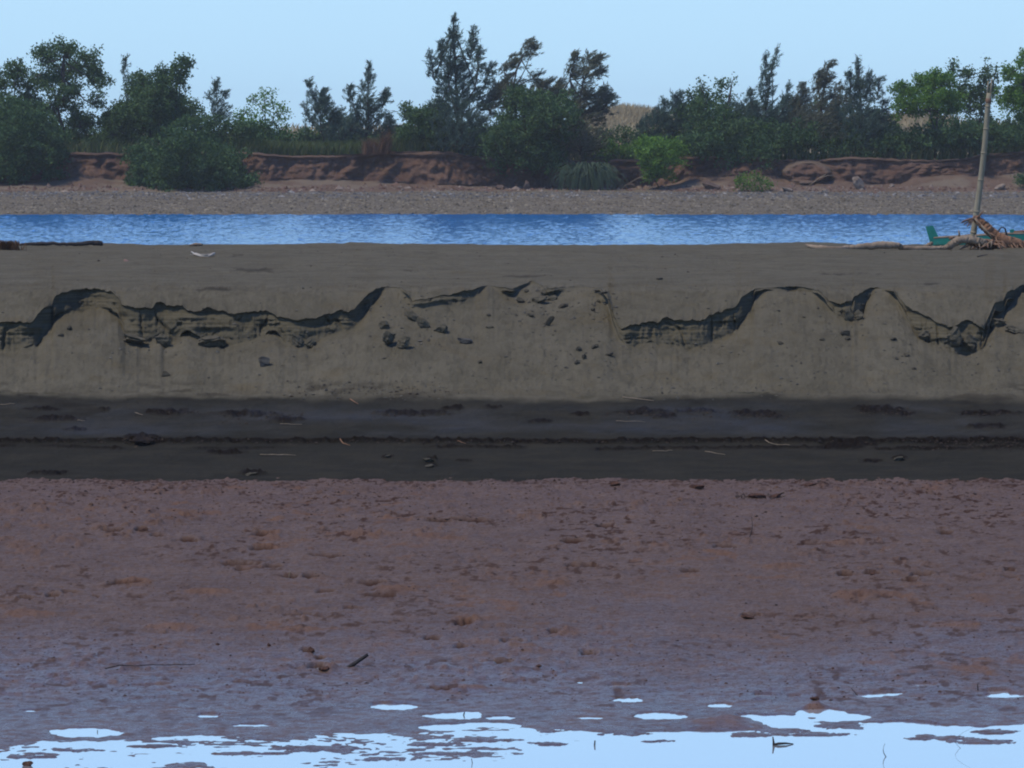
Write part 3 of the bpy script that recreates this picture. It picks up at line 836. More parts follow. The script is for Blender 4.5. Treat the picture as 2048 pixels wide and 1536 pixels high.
G1 = 'trees along the top of the far clay bank'
TREES = [
 # name, label, base, d, lobes, style, mat, kw
 ('broadleaf_tree', 'dark leafy tree at the left photo edge, its foliage hanging down to the shore', (45, 330), 306,
  [(30,300,70,40,215,55),(95,330,45,70,250,50),(20,350,55,30,290,60),(100,365,22,95,320,35),(10,370,30,15,340,40)], 'leaf', M_scrub, dict(dens=1.5, depth=4.5)),
 ('broadleaf_tree', 'round-topped leafy tree at the far left, cut by the photo edge', (20, 300), 312,
  [(5,260,40,12,190,36),(30,170,26,36,125,20),(12,180,22,6,150,18),(58,200,20,48,165,16)], 'leaf', M_leaf, dict(dens=1.1)),
 ('broadleaf_tree', 'tall leafy tree with a broad rounded crown, the tallest on the left', (125, 300), 311,
  [(85,130,24,92,92,18),(128,120,26,132,84,18),(170,135,28,185,105,20),(125,170,45,130,140,42),(185,165,28,200,140,20),(90,175,26,82,150,22),(125,215,30,128,190,36),(185,210,16,196,190,20,.6),(70,235,30,80,210,22),(160,255,30,165,230,26,.8)], 'leaf', M_leaf, dict(dens=1.15, depth=4.5, trunk_r=.14)),
 ('broadleaf_tree', 'dense dark tree with a lopsided top leaning to the right, beside the tall rounded tree', (310, 295), 310,
  [(300,270,60,310,215,50),(330,200,36,335,145,26),(355,160,18,365,122,12),(375,132,10,380,118,6),(285,190,30,280,150,18),(350,240,40,360,200,30),(250,250,30,255,215,26),(300,240,50,300,180,40),(225,270,40,235,230,24)], 'leaf', M_leaf, dict(dens=1.5, depth=4.5, trunk_r=.12)),
 ('casuarina_tree', 'thin wispy casuarina top poking up between the two leafy trees on the left', (252, 290), 316,
  [(254,220,16,250,112,5,.7),(262,180,12,266,150,5,.6)], 'cas', M_cas, dict(dens=.7, depth=1.5, trunk_r=.05)),
 ('casuarina_tree', 'small feathery casuarina standing alone before open sky, left of the sparse tree', (436, 290), 311,
  [(436,262,22,432,158,3,.8),(430,210,12,414,185,5,.7),(442,210,12,458,182,5,.7),(440,240,24,446,215,14,.8)], 'cas', M_cas, dict(dens=.8, depth=2, trunk_r=.05)),
 ('sparse_tree', 'sparse light-green tree with sky showing through its small crown', (530, 290), 312,
  [(530,225,28,528,180,14,.4),(510,205,14,500,186,8,.45),(548,230,24,562,210,16,.45),(535,258,44,535,240,40,.6),(490,245,26,486,225,16,.6)], 'leaf', M_leafl, dict(dens=.65, depth=2.6, trunk_r=.07)),
 ('casuarina_tree', 'short two-tipped casuarina left of the gap-toothed pair in mid photo', (648, 295), 309,
  [(645,270,36,648,180,5),(640,220,16,616,160,5,.8),(665,255,24,676,215,10),(620,250,14,612,205,6,.7)], 'cas', M_cas, dict(dens=1.15, depth=2.6, trunk_r=.07)),
 ('casuarina_tree', 'slender casuarina with one sharp central spire and lower side tips', (735, 300), 309,
  [(733,270,40,738,200,18),(735,205,17,739,128,3),(710,225,15,698,172,5),(762,235,16,774,180,5),(700,262,20,696,230,12),(772,265,24,784,240,12)], 'cas', M_cas, dict(dens=1.15, depth=2.6, trunk_r=.08)),
 ('casuarina_tree', 'low soft casuarina filling the gap between the two short casuarinas, left of middle', (690, 300), 313,
  [(690,280,44,692,240,26),(668,250,14,672,222,7,.8)], 'cas', M_cas, dict(dens=1.0, depth=2.4, trunk_r=.05)),
 ('casuarina_tree', 'soft shoulder of casuarina between the brownish and the wind-bent trees in the centre', (1100, 305), 311,
  [(1095,240,44,1105,175,22),(1070,200,22,1085,160,10),(1110,190,16,1122,158,5)], 'cas', M_casb, dict(dens=1.0, depth=3, trunk_r=.07)),
 ('casuarina_tree', 'low feathery casuarina left of the forked spire in the right-hand group', (1485, 305), 312,
  [(1485,270,44,1490,205,24),(1500,215,12,1506,178,5,.8)], 'cas', M_cas, dict(dens=1.0, depth=3, trunk_r=.06)),
 ('casuarina_tree', 'feathery casuarina right of the forked spire, reaching half its height', (1590, 305), 313,
  [(1585,270,44,1588,200,22),(1572,210,12,1578,168,5,.7)], 'cas', M_cas, dict(dens=1.0, depth=3, trunk_r=.06)),
 ('casuarina_tree', 'soft casuarina filling behind the broad hazy and the pointed ones', (1684, 305), 314,
  [(1680,270,46,1684,195,28),(1675,195,14,1680,165,6,.8)], 'cas', M_casb, dict(dens=1.0, depth=3, trunk_r=.06)),
 ('broadleaf_bush', 'mid-green leafy bush at the left foot of the tallest casuarina', (838, 302), 308,
  [(838,280,40,836,225,28),(818,232,18,812,212,8),(860,270,30,862,230,24)], 'leaf', M_leaf, dict(dens=1.3, depth=3, trunk_r=.05)),
 ('casuarina_tree', 'tallest casuarina in the photo, dark and open with a narrow crooked top', (920, 305), 308,
  [(915,200,45,910,120,26),(910,120,26,906,60,9),(906,66,8,909,30,2),(940,120,18,948,55,4),(880,130,18,886,80,5),(868,160,14,859,104,5),(955,150,18,958,95,5),(970,170,18,984,128,5),(925,240,55,920,185,48),(925,300,56,925,245,56),(975,220,20,985,190,8),(880,240,30,872,205,18)], 'cas', M_cas, dict(dens=1.0, depth=4.2, trunk_r=.16)),
 ('casuarina_tree', 'brownish casuarina blown over to the right beside the tallest one', (1015, 315), 308,
  [(1010,150,16,1035,106,8),(1036,130,17,1066,80,6),(1010,240,38,1025,160,22),(1060,110,12,1078,92,3),(1060,160,12,1082,146,4),(1085,175,12,1108,156,4),(990,200,20,998,170,12)], 'cas', M_casb, dict(dens=1.1, depth=3, trunk_r=.10)),
 ('broadleaf_tree', 'wide bushy tree mass hanging over the bank edge in the middle', (1060, 322), 306,
  [(1060,300,66,1060,230,60),(1045,225,45,1050,185,34),(1110,260,50,1105,200,40),(1085,330,50,1080,300,50),(1000,310,40,1002,280,40)], 'leaf', M_leaf, dict(dens=1.5, depth=4.5, trunk_r=.11)),
 ('casuarina_tree', 'wind-bent casuarina with tufted double top at the right of the central group', (1165, 318), 308,
  [(1140,160,14,1152,104,8),(1165,165,24,1185,112,16),(1190,130,14,1205,106,7),(1160,250,46,1172,180,34),(1200,200,22,1214,180,10),(1195,235,26,1226,192,7),(1160,310,46,1160,260,50),(1120,200,16,1124,175,8),(1190,150,14,1212,140,4)], 'cas', M_casb, dict(dens=1.15, depth=3.6, trunk_r=.12)),
 ('broadleaf_bush', 'round bright-green bush on the bank face right of the hanging long-leaved clump', (1318, 374), 303.5,
  [(1318,330,46,1318,290,38),(1290,300,26,1285,285,16),(1348,310,26,1352,290,18),(1315,355,22,1316,340,30)], 'leaf', M_leafl, dict(dens=1.35, depth=3, trunk_r=.05)),
 ('casuarina_tree', 'low casuarina rising from the dry grass gap towards the right-hand group', (1330, 305), 310,
  [(1320,270,42,1328,222,16),(1290,265,24,1292,235,10,.8),(1350,260,36,1356,185,7),(1325,235,14,1328,200,5)], 'cas', M_cas, dict(dens=1.1, depth=3, trunk_r=.08)),
 ('sparse_tree', 'open brownish tree with loose twiggy top tips, left in the right-hand group', (1420, 310), 309,
  [(1415,250,58,1420,200,42,.9),(1408,190,18,1400,156,5,.4),(1440,185,20,1446,162,8,.5),(1462,175,10,1468,155,5,.4),(1385,205,18,1380,184,8,.5),(1440,300,60,1440,250,60)], 'leaf', M_leaf, dict(dens=1.1, depth=3.4, trunk_r=.09)),
 ('casuarina_tree', 'tall thin casuarina with a forked spire, standing above the right-hand group', (1535, 312), 309,
  [(1532,220,22,1533,150,10),(1530,150,9,1533,102,3),(1540,150,10,1556,98,3),(1535,280,52,1533,215,34),(1505,220,12,1500,185,5,.7),(1565,220,12,1578,185,5,.7)], 'cas', M_cas, dict(dens=1.05, depth=3, trunk_r=.09)),
 ('casuarina_tree', 'broad hazy casuarina with three soft tips between the forked one and the pointed one', (1630, 315), 310,
  [(1640,220,30,1652,145,12),(1652,150,12,1666,118,4),(1610,225,20,1604,165,6),(1630,290,56,1632,220,44),(1590,230,14,1590,190,6,.7),(1635,170,12,1640,140,5)], 'cas', M_casb, dict(dens=1.05, depth=3.4, trunk_r=.10)),
 ('casuarina_tree', 'dark pointed casuarina next to the bright-green leafy tree', (1722, 315), 309,
  [(1720,220,36,1720,160,16),(1718,160,12,1717,114,3),(1700,180,12,1699,142,4),(1740,180,12,1741,144,4),(1754,200,12,1760,154,4),(1722,290,56,1722,225,48),(1768,240,14,1772,200,6,.8)], 'cas', M_cas, dict(dens=1.15, depth=3.4, trunk_r=.10)),
 ('broadleaf_tree', 'bright-green leafy tree with a domed crown left of the bamboo pole', (1868, 316), 308,
  [(1850,190,38,1856,155,26),(1805,200,22,1798,170,14),(1885,175,30,1885,150,18),(1860,225,42,1860,195,40),(1815,225,26,1812,205,26,.8),(1895,230,26,1900,195,24)], 'leaf', M_leafl, dict(dens=1.4, depth=4.2, trunk_r=.12)),
 ('broadleaf_tree', 'olive tree with a ragged sparse top behind the bamboo pole', (1950, 310), 312,
  [(1940,230,40,1942,175,28),(1905,160,14,1906,126,6,.6),(1938,155,14,1935,140,8),(1975,200,26,1978,150,14,.8),(1972,150,12,1970,116,5,.35),(1990,150,8,1992,134,4,.4)], 'leaf', M_leaf, dict(dens=1.15, depth=3.4, trunk_r=.09)),
 ('broadleaf_tree', 'bright leafy tree at the right photo edge, right of the bamboo pole', (2050, 305), 308,
  [(2048,200,34,2050,150,26),(2015,160,13,2013,138,8),(2052,130,18,2052,104,12),(2020,210,26,2022,180,18),(2070,230,50,2070,190,40),(2110,250,50,2110,170,40)], 'leaf', M_leafl, dict(dens=1.35, depth=4, trunk_r=.12)),
 ('broadleaf_bush', 'big rounded dark-green bush spilling over the clay bank onto the left shore', (375, 378), 303,
  [(370,350,75,375,315,60),(290,340,45,292,312,36),(450,345,48,450,315,38),(375,375,60,375,355,75),(300,365,34,296,345,40),(460,370,40,462,350,40),(370,305,60,372,295,50),(510,372,18,500,368,16,.7)], 'leaf', M_scrub, dict(dens=1.6, depth=5, trunk_r=.05, limbs=False)),
 ('small_bush', 'small bright-green bush at the foot of the bank right of the round bush', (1505, 378), 301,
  [(1505,370,28,1503,362,18),(1480,364,16,1478,360,8),(1530,366,16,1534,364,8)], 'leaf', M_leafl, dict(dens=1.2, depth=2, trunk_r=.03, sz=.8, limbs=False)),
 ('small_bush', 'small dark bush below the bank at the right photo edge', (2046, 374), 302,
  [(2046,368,22,2048,360,14)], 'leaf', M_leaf, dict(dens=1.3, depth=2, trunk_r=.03, sz=.8, limbs=False)),
 ('broadleaf_bush', 'low dark bush under the sparse light-green tree', (500, 290), 309,
  [(500,270,50,500,258,34),(420,275,40,420,262,34)], 'leaf', M_scrub, dict(dens=1.3, depth=3, trunk_r=.04, limbs=False)),
 ('broadleaf_bush', 'dark bush filling the bank top between the bright-green tree and the bamboo pole', (1930, 312), 308,
  [(1930,290,60,1930,265,44),(1860,290,50,1862,268,36),(2010,290,50,2010,262,44),(1790,292,46,1795,272,30)], 'leaf', M_scrub, dict(dens=1.6, depth=4, trunk_r=.05, limbs=False)),
 ('broadleaf_bush', 'dark bush hanging over the bank edge below the open brownish tree', (1455, 330), 306,
  [(1450,312,30,1452,290,46),(1400,300,36,1400,280,36),(1520,295,44,1520,275,40)], 'leaf', M_scrub, dict(dens=1.4, depth=3.6, trunk_r=.05, limbs=False)),
 ('broadleaf_bush', 'dark bush under the pointed casuarina on the right', (1670, 312), 308,
  [(1660,290,60,1660,268,44),(1740,292,52,1742,270,40),(1590,292,44,1590,272,36)], 'leaf', M_scrub, dict(dens=1.5, depth=3.6, trunk_r=.05, limbs=False)),
 ('broadleaf_bush', 'grey-green shrub before the dry grass rise, right of the wind-bent casuarina', (1245, 300), 316,
  [(1245,285,20,1248,256,12,.7),(1215,290,20,1215,262,12,.7),(1275,285,14,1275,262,9,.7)], 'leaf', M_scrub, dict(dens=.9, depth=2.4, trunk_r=.03, limbs=False)),
 ('small_bush', 'low green shrub on the bank edge right of the central group', (1225, 312), 307,
  [(1215,304,26,1215,298,16),(1250,304,18,1250,296,12)], 'leaf', M_leafl, dict(dens=1.1, depth=2, trunk_r=.03, sz=.8, limbs=False)),
]
# a few more beyond each side of the frame, so the row goes on
for i, (bx, lab) in enumerate(((-120, 'leafy tree just outside the left photo edge'), (-330, 'leafy tree well outside the left photo edge'),
                               (2200, 'leafy tree just outside the right photo edge'), (2420, 'leafy tree well outside the right photo edge'))):
    TREES.append(('broadleaf_tree', lab, (bx, 305), 310, [(bx, 290, 90, bx, 220, 70), (bx - 30, 200, 40, bx - 25, 160, 30), (bx + 40, 190, 40, bx + 40, 150, 26)], 'leaf', M_leaf, dict(dens=1.0, depth=4.5, trunk_r=.12)))
for i, (nm, lab, base, d, lobes, style, mat, kw) in enumerate(TREES):
    cat = 'bush' if 'bush' in nm else 'tree'
    tree(nm, lab, cat, 'bushes on the far clay bank' if cat == 'bush' else G1, base, d, lobes, style, mat, seed=i * 7, **kw)

def blades(name, pts, h, wdt, mat, seed, lean=(.25, 0), spread=.25, label=None, cat=None, kind=None, droop=0., origin=None, parent=None):
    rnd = np.random.default_rng(seed)
    n = len(pts)
    pts = np.asarray(pts, float)
    if origin is not None: pts = pts - np.asarray(origin)
    H = h * rnd.uniform(.5, 1.15, n)
    dx = rnd.normal(lean[0], spread, n) * H; dy = rnd.normal(lean[1], spread, n) * H
    th = rnd.uniform(0, math.pi, n)
    sx = np.cos(th) * wdt * .5; sy = np.sin(th) * wdt * .5
    a = pts + np.stack([-sx, -sy, 0 * sx], -1); b = pts + np.stack([sx, sy, 0 * sx], -1)
    m = pts + np.stack([dx * .35, dy * .35, H * .62], -1)
    m1 = m + np.stack([sx, sy, 0 * sx], -1) * .8; m0 = m - np.stack([sx, sy, 0 * sx], -1) * .8
    t = pts + np.stack([dx * (1 + droop * 2), dy * (1 + droop * 2), H * (1 - droop * 1.6)], -1)
    v = np.stack([a, b, m1, m0, t], 1)
    base = np.arange(n) * 5
    q = np.stack([base, base + 1, base + 2, base + 3], 1)
    tr = np.stack([base + 3, base + 2, base + 4, base + 4], 1)
    me = bpy.data.meshes.new(name)
    fs = [tuple(x) for x in q.tolist()] + [tuple(x[:3]) for x in tr.tolist()]
    me.from_pydata(v.reshape(-1, 3).tolist(), [], fs)
    o = link(name, me, parent, mat)
    return tag(o, label, cat, None, kind)

# scrub mass behind the trees, one dense mass nobody could count
def scrub_mass():
    rnd = np.random.default_rng(5)
    lobes = []
    tp = np.array([(-600,230),(0,215),(70,212),(150,225),(200,228),(380,232),(450,238),(520,240),(570,256),(600,262),(640,250),(700,252),(780,248),(860,235),(1180,240),(1200,282),(1270,286),(1285,250),(1340,225),(1400,205),(1500,205),(1560,208),(1680,208),(1765,225),(1800,268),(1850,262),(1880,240),(1960,225),(2048,220),(2600,230)], float)
    for x in np.arange(-500, 2560, 34):
        r = float(np.interp(x, tp[:, 0], tp[:, 1])) + rnd.uniform(-6, 12)
        lobes.append((x + rnd.uniform(-12, 12), 298, 26, x, max(r, 255) + 14, 20))
        if r < 250: lobes.append((x, 265, 24, x + rnd.uniform(-14, 14), r + rnd.uniform(0, 22), 9, .62))
    C, AX, LN, WD, e = lobes_leaves(lobes, 321, 'leaf', 5, 1.5, rnd, 1.1)
    o = link('low_scrub', leaf_mesh(C, AX, LN, WD, rnd), None, M_scrub)
    tag(o, 'low tangled dark green scrub along the top of the far bank', 'scrub', None, 'stuff')
scrub_mass()
def pts_on(px0, px1, n, dr, row_f, rnd, zoff=0):
    px = rnd.uniform(px0, px1, n); d = rnd.uniform(*dr, n)
    row = np.array([row_f(x) for x in px])
    return W(px, row, d) + np.array([0, 0, zoff])
rnd0 = np.random.default_rng(12)
blades('bank_grass', np.concatenate([pts_on(490, 840, 12000, (307, 313), lambda x: edge_row(x) - 1, rnd0), pts_on(-200, 500, 2000, (307, 313), lambda x: edge_row(x) - 1, rnd0),
        pts_on(830, 2250, 5000, (307, 312), lambda x: edge_row(x) - 1, rnd0)]), .85, .06, M_grass, 21, (.15, 0), .3,
        'tall green grass fringing the top of the far clay bank', 'grass', 'stuff')
hp = []
for k, (px0, px1, n) in enumerate(((1150, 1320, 9000), (1320, 1900, 9000), (560, 830, 1500), (1900, 2300, 2500))):
    px = rnd0.uniform(px0, px1, n); dd = rnd0.uniform(345, 400, n)
    H = bpy.data.objects['dry_grass_rise'].data
    hp.append((px, dd))
T_hill = _B.FromObject(bpy.data.objects['dry_grass_rise'], dg)
pp = []
for px, dd in hp:
    for x, d_ in zip(px, dd):
        xw = (x - 1024) / F * d_ / CP
        h = T_hill.ray_cast(Vector((xw, d_, 40)), Vector((0, 0, -1)))
        if h[0]: pp.append(tuple(h[0]))
blades('dry_grass', pp, .9, .09, M_dryg, 22, (.2, 0), .3, 'tall dry straw-coloured grass on the rise behind the trees', 'grass', 'stuff')

# reddish dry weed clump, hanging long-leaved clump
def clump(name, label, cat, px, row, d, w, n, h, wd, mat, seed, **kw):
    rnd = np.random.default_rng(seed)
    root_p = V(px, row, d)
    p = np.array(root_p) + np.stack([rnd.normal(0, w, n), rnd.normal(0, w * .6, n), np.zeros(n)], -1)
    o = blades(name, p, h, wd, mat, seed, origin=root_p, label=label, cat=cat, **kw)
    o.location = root_p
    return o
clump('dry_weed', 'reddish-brown dry weed clump standing on the bank edge left of the leafy bush', 'weed', 742, 309, 306, .26, 330, 1.05, .03, M_redg, 31, spread=.22, lean=(-.05, 0))
clump('dry_weed', 'taller reddish dry weed leaning right, beside its brown neighbour on the bank edge', 'weed', 768, 308, 306.5, .16, 260, 1.45, .03, M_redg, 32, spread=.16, lean=(.22, 0))
def hanging_clump():
    rnd = np.random.default_rng(40)
    o0 = V(1175, 338, 303.4)
    n = 420
    vs = []; fs = []
    for i in range(n):
        b = np.array([rnd.normal(0, .42), rnd.uniform(-.5, .4), rnd.uniform(-.7, .12)])
        out = b[0] * .9 + rnd.normal(0, .35); fr = -rnd.uniform(.1, .9)
        up = rnd.uniform(.15, .42); dn = -rnd.uniform(.1, 1.2) + b[2] * .3; w = rnd.uniform(.025, .05)
        pts = [b, b + np.array([out * .35, fr * .4, up]), b + np.array([out * .8, fr * .8, up * .4 - .1]), b + np.array([out * 1.05, fr, dn])]
        k = len(vs)
        for j, p in enumerate(pts):
            ww = w * (1, 1, .8, .2)[j]
            vs += [tuple(p - np.array([ww, 0, 0])), tuple(p + np.array([ww, 0, 0]))]
        for j in range(3): fs.append((k + 2 * j, k + 2 * j + 1, k + 2 * j + 3, k + 2 * j + 2))
    me = bpy.data.meshes.new('c'); me.from_pydata(vs, [], fs)
    o = link('long_leaved_plant', me, None, M_reed); o.location = o0
    tag(o, 'drooping clump of long blue-green leaves hanging down the clay bank in mid photo', 'plant')
hanging_clump()

# ------------------------------------------------------------------ STONES, CLODS AND STICKS
def blob(px, row, wpx, hpx, pos, seed, mat, name, label, cat, group=None, flat=.75, rough=.28, sink=.25, sub=3, yaw=None, strata=False, tilt=0.):
    """an irregular lump with real depth standing at pos"""
    rnd = np.random.default_rng(seed)
    d = pos.y
    w = wpx * d / F; h = hpx * d / F
    bm = bmesh.new()
    bmesh.ops.create_icosphere(bm, subdivisions=sub, radius=.5)
    P = np.array([v.co[:] for v in bm.verts])
    if strata:
        q = np.abs(P * 2) ; P = P / (np.max(q, axis=1)[:, None] ** .75 + 1e-6) * .92
    for _ in range(12):     # planar cuts make it angular
        nn = rnd.normal(0, 1, 3); nn /= np.linalg.norm(nn)
        t = P @ nn; c = rnd.uniform(.26, .42)
        P -= np.outer(np.maximum(t - c, 0), nn) * 1.0
    s = seed * 1.7
    r = fbm(P[:, 0] * 4 + s + P[:, 2] * 2.3, P[:, 1] * 4 - P[:, 2] * 3 + s, seed, 3)
    P *= (1 + rough * r + .10 * fbm(P[:, 0] * 14 + s, P[:, 1] * 14 + P[:, 2] * 11, seed + 5, 2))[:, None]
    if strata: P[:, :2] *= (1 + .09 * np.sign(np.sin(P[:, 2] * 34 + 3 * P[:, 0])))[:, None]
    P = P * np.array([w * 1.0, w * flat, h * 1.1])
    a = rnd.uniform(-.3, .3) + tilt
    ca, sa = math.cos(a), math.sin(a)
    P = np.stack([P[:, 0] * ca - P[:, 2] * sa, P[:, 1], P[:, 0] * sa + P[:, 2] * ca], -1)
    for v, p in zip(bm.verts, P): v.co = p
    me = bpy.data.meshes.new(name); bm.to_mesh(me); bm.free()
    for k in ('wet', 'cut', 'sheen', 'debris'):
        pass
    for p in me.polygons: p.use_smooth = False
    o = link(name, me, None, mat)
    o.location = pos + Vector((0, 0, h * (.5 - sink)))
    return tag(o, label, cat, group)

def mat_clod(name, c1, c2, sc=14):
    s = NT(name)
    g = s.geo()
    n = s.noise(sc, 5, .7, g)
    lay = s.noise(1, 4, .6, s.geo(1, 1, 70))
    col = s.mix(s.ramp(n, .35, .65), c1, c2)
    col = s.mix(s.ramp(lay, .5, .65, 0, .5), col, tuple(x * .55 for x in c1))
    s.pbr(col, .92, s.bump(s.noise(sc * 3, 4, .7, g), .8, .012), .15)
    return s.m
M_clod = mat_clod('damp_sand_clod', (.066, .058, .040), (.130, .115, .080))
M_clodd = mat_clod('dark_sand_clod', (.046, .041, .030), (.088, .078, .056))
M_rock = mat_clod('grey_stone', (.060, .057, .050), (.105, .100, .088))
M_mudc = mat_clod('red_mud_clod', (.040, .022, .017), (.120, .062, .042))
M_wood = mat_wood('weathered_driftwood', (.19, .140, .095), (.33, .255, .180), 2.2)
M_wood2 = mat_wood('orange_rotten_wood', (.19, .095, .050), (.31, .175, .10), 5)
M_woodd = mat_wood('wet_dark_wood', (.030, .026, .026), (.060, .052, .048), 4)
M_stick = mat_wood('pale_stick', (.21, .16, .105), (.32, .25, .175), 6)
M_white = mat_wood('bleached_branch', (.42, .38, .32), (.55, .50, .43), 6)
M_roots = mat_wood('fibrous_roots', (.17, .095, .060), (.30, .19, .125), 10)
M_bamb = mat_wood('weathered_bamboo', (.27, .235, .155), (.38, .335, .235), 2, (8, 8, .6))
M_teal = None

C_G = 'sand clods fallen from the scarp'
CL = [ # px,row(bottom of lump),w,h,label,mat,kw
 (530,732,26,26,'dark upright stone standing alone on the sand slope below the scarp at left',M_rock,dict(sink=.2,flat=.7,tilt=.5)),
 (330,752,26,12,'low dark hollowed clod on the slope left of the upright stone',M_clodd,{}),
 (928,686,34,18,'flat grey slab of sand lying right of the fallen layered blocks',M_rock,dict(tilt=-.2)),
 (776,690,34,32,'layered fallen block, left one of the pair below the high slump in mid slope',M_clod,dict(strata=True,sink=.15)),
 (808,696,32,30,'layered fallen block, right one of the pair below the high slump in mid slope',M_clod,dict(strata=True,sink=.15,tilt=-.3)),
 (770,655,26,18,'broken clod resting above the left layered block',M_clod,{}),
 (826,640,22,34,'steep broken clod above the right layered block',M_clod,dict(tilt=.6)),
 (845,655,20,34,'thin crumbling slab leaning beside the steep broken clod',M_clod,dict(tilt=.8)),
 (884,664,34,20,'crumbly ring-like clod right of the layered blocks',M_clod,{}),
 (1041,604,24,11,'flat dark slab just below the lip, left of the pale broken slab',M_clodd,dict(tilt=-.3)),
 (1078,604,40,16,'pale broken slab just below the lip in mid photo',M_clod,{}),
 (1105,600,20,14,'blocky clod at the right end of the pale broken slab',M_clod,{}),
 (1054,584,14,8,'small dark lump tucked under the mid lip',M_clodd,{}),
 (1092,588,22,14,'lump lodged in the notch of the lip',M_clod,{}),
 (1061,632,16,8,'small dark clod below the pale broken slab',M_clodd,{}),
 (1098,652,14,30,'narrow curved crust standing in the middle of the slope',M_clodd,dict(tilt=-.9,flat=.3)),
 (980,655,18,9,'small pale clod left of the curved crust',M_clod,{}),
 (978,632,10,7,'tiny clod below the long overhung lip',M_clodd,{}),
 (1158,702,14,12,'upper lump of the column of clods on the mid slope',M_clodd,{}),
 (1168,718,12,12,'middle lump of the column of clods on the mid slope',M_clodd,{}),
 (1155,728,14,11,'lowest lump of the column of clods on the mid slope',M_clodd,{}),
 (1188,696,20,9,'slanting dark clod just right of the column of clods',M_clodd,dict(tilt=.5)),
 (1217,710,22,8,'flat dark clod right of the slanting one',M_clodd,{}),
 (960,726,12,9,'small slanted clod low on the slope in mid photo',M_clodd,dict(tilt=.7)),
 (1126,614,28,9,'row-end clod under the lip, right of the blocky clod',M_clodd,{}),
 (1196,604,10,7,'tiny clod under the lip left of the overhung block',M_clodd,{}),
 (1208,586,22,7,'flat clod on the lip edge left of the overhung block',M_clodd,{}),
 (1318,560,16,8,'dark lump sitting on the sand top above the overhung block',M_clodd,{}),
 (1186,622,10,8,'pebble-sized clod left of the overhung block',M_clodd,{}),
 (1696,640,24,28,'rough block collapsed under the notch on the right',M_clod,{}),
 (1716,640,26,26,'rough block right of its neighbour under the right notch',M_clod,dict(strata=True)),
 (1688,670,26,12,'dark ledge-like clod below the right notch',M_clodd,{}),
 (1696,680,14,8,'small clod just under the ledge-like one',M_clodd,{}),
 (1644,680,14,7,'dark clod left of the ledge-like clod',M_clodd,{}),
 (1562,688,12,8,'lone small clod on the slope right of the overhung block',M_clodd,{}),
 (1786,680,18,9,'dark clod on the slope left of the right-hand block',M_clodd,{}),
 (1812,712,16,7,'small clod lower down, left of the right-hand block',M_clodd,{}),
 (1828,738,12,5,'lowest small clod left of the right-hand block',M_clodd,{}),
 (1905,690,34,40,'bulging sand block split off under the right-hand lip',M_clod,dict(strata=True,sink=.1)),
 (1940,700,36,34,'bulging sand block at the corner under the right-hand lip',M_clod,dict(strata=True,sink=.1)),
 (1848,680,26,26,'broken sand block left of the two bulging blocks',M_clod,dict(strata=True)),
 (268,686,52,24,'ledge-topped fallen block under the left scarp',M_clod,dict(strata=True,flat=.9)),
 (325,690,34,30,'fallen block in the shadowed recess of the left scarp',M_clod,dict(strata=True)),
 (425,690,66,28,'wide broken block with crumbled front under the left scarp',M_clod,dict(strata=True)),
 (592,688,30,26,'slumped block at the lowest part of the left scarp',M_clod,dict(strata=True,tilt=-.3)),
 (620,690,22,24,'slanting block right of the slumped one',M_clod,dict(strata=True,tilt=.6)),
 (1992,652,40,30,'crumbling block on the slope under the stepped lip at the right photo edge',M_clod,dict(strata=True,sink=.35)),
 (2030,664,40,26,'larger slab under the stepped lip, cut by the right photo edge',M_clod,dict(strata=True,sink=.4)),
 (122,672,16,7,'small clod on the slope under the first bay at far left',M_clodd,{}),
 (140,660,12,12,'slanting clod in the first bay at far left',M_clodd,dict(tilt=.6)),
]
for i, (px, row, w, h, lab, mt, kw) in enumerate(CL):
    p = hit(px, row)
    blob(px, row, w, h, p, 300 + i, mt, 'stone' if 'stone' in lab else 'sand_clod', lab, 'stone' if 'stone' in lab else 'clod', None if 'stone' in lab else C_G, **kw)

M_G = 'clods lying on the mudflat'
MC = [(1230,971,28,11,'dark red clod on the line where sand meets mud, mid right'),(1392,977,34,14,'larger dark clod on the sand and mud line, left of the long rubbish heap'),
      (1620,972,30,10,'flat dark clod on the sand and mud line, right of the long rubbish heap'),(55,1533,24,16,'dark pointed clod in the water at the bottom left corner'),
      (1496,1236,34,9,'dark bluish lump on the right half of the mud'),(286,1062,20,9,'dark clod on the mud at upper left'),(1630,1400,22,10,'brown clod beside the right-hand puddles'),
      (622,1304,16,14,'upright crumbly clod on the mud left of the leaning stick'),(648,1340,26,10,'red-brown clod left below the leaning stick'),(538,1292,9,9,'tiny round clod on the mud, left of the upright crumbly one'),
      (1078,1334,12,7,'small clod right of the footprints'),(1745,1150,14,9,'reddish clod among the orange patches on the right'),(1512,996,44,12,'long heap of dark rubbish on the mud near the sand line'),
      (1550,995,30,9,'right end of the dark rubbish heap near the sand line'),(435,1290,10,6,'small reddish clod in the left half of the mud')]
for i, (px, row, w, h, lab) in enumerate(MC):
    p = hit(px, row)
    blob(px, row, w, h, p, 500 + i, M_mudc, 'mud_clod', lab, 'clod', M_G)
M_heap = mat_clod('rotten_weed', (.010, .008, .006), (.030, .020, .014), 20)
SC = [(858,922,26,9,'upper dark clod of the pair on the smooth dark beach'),(860,934,26,8,'lower dark clod of the pair on the smooth dark beach'),(775,914,14,6,'small dark clod left of the pair on the dark beach'),
      (285,884,52,15,'big dark heap of weed on the tide line at left'),(1798,920,24,9,'dark clod below the tide line on the right'),(500,950,34,8,'flat dark clod near the lower edge of the beach at left'),
      (252,523,12,7,'small pinkish stone on top of the sandbank at left')]
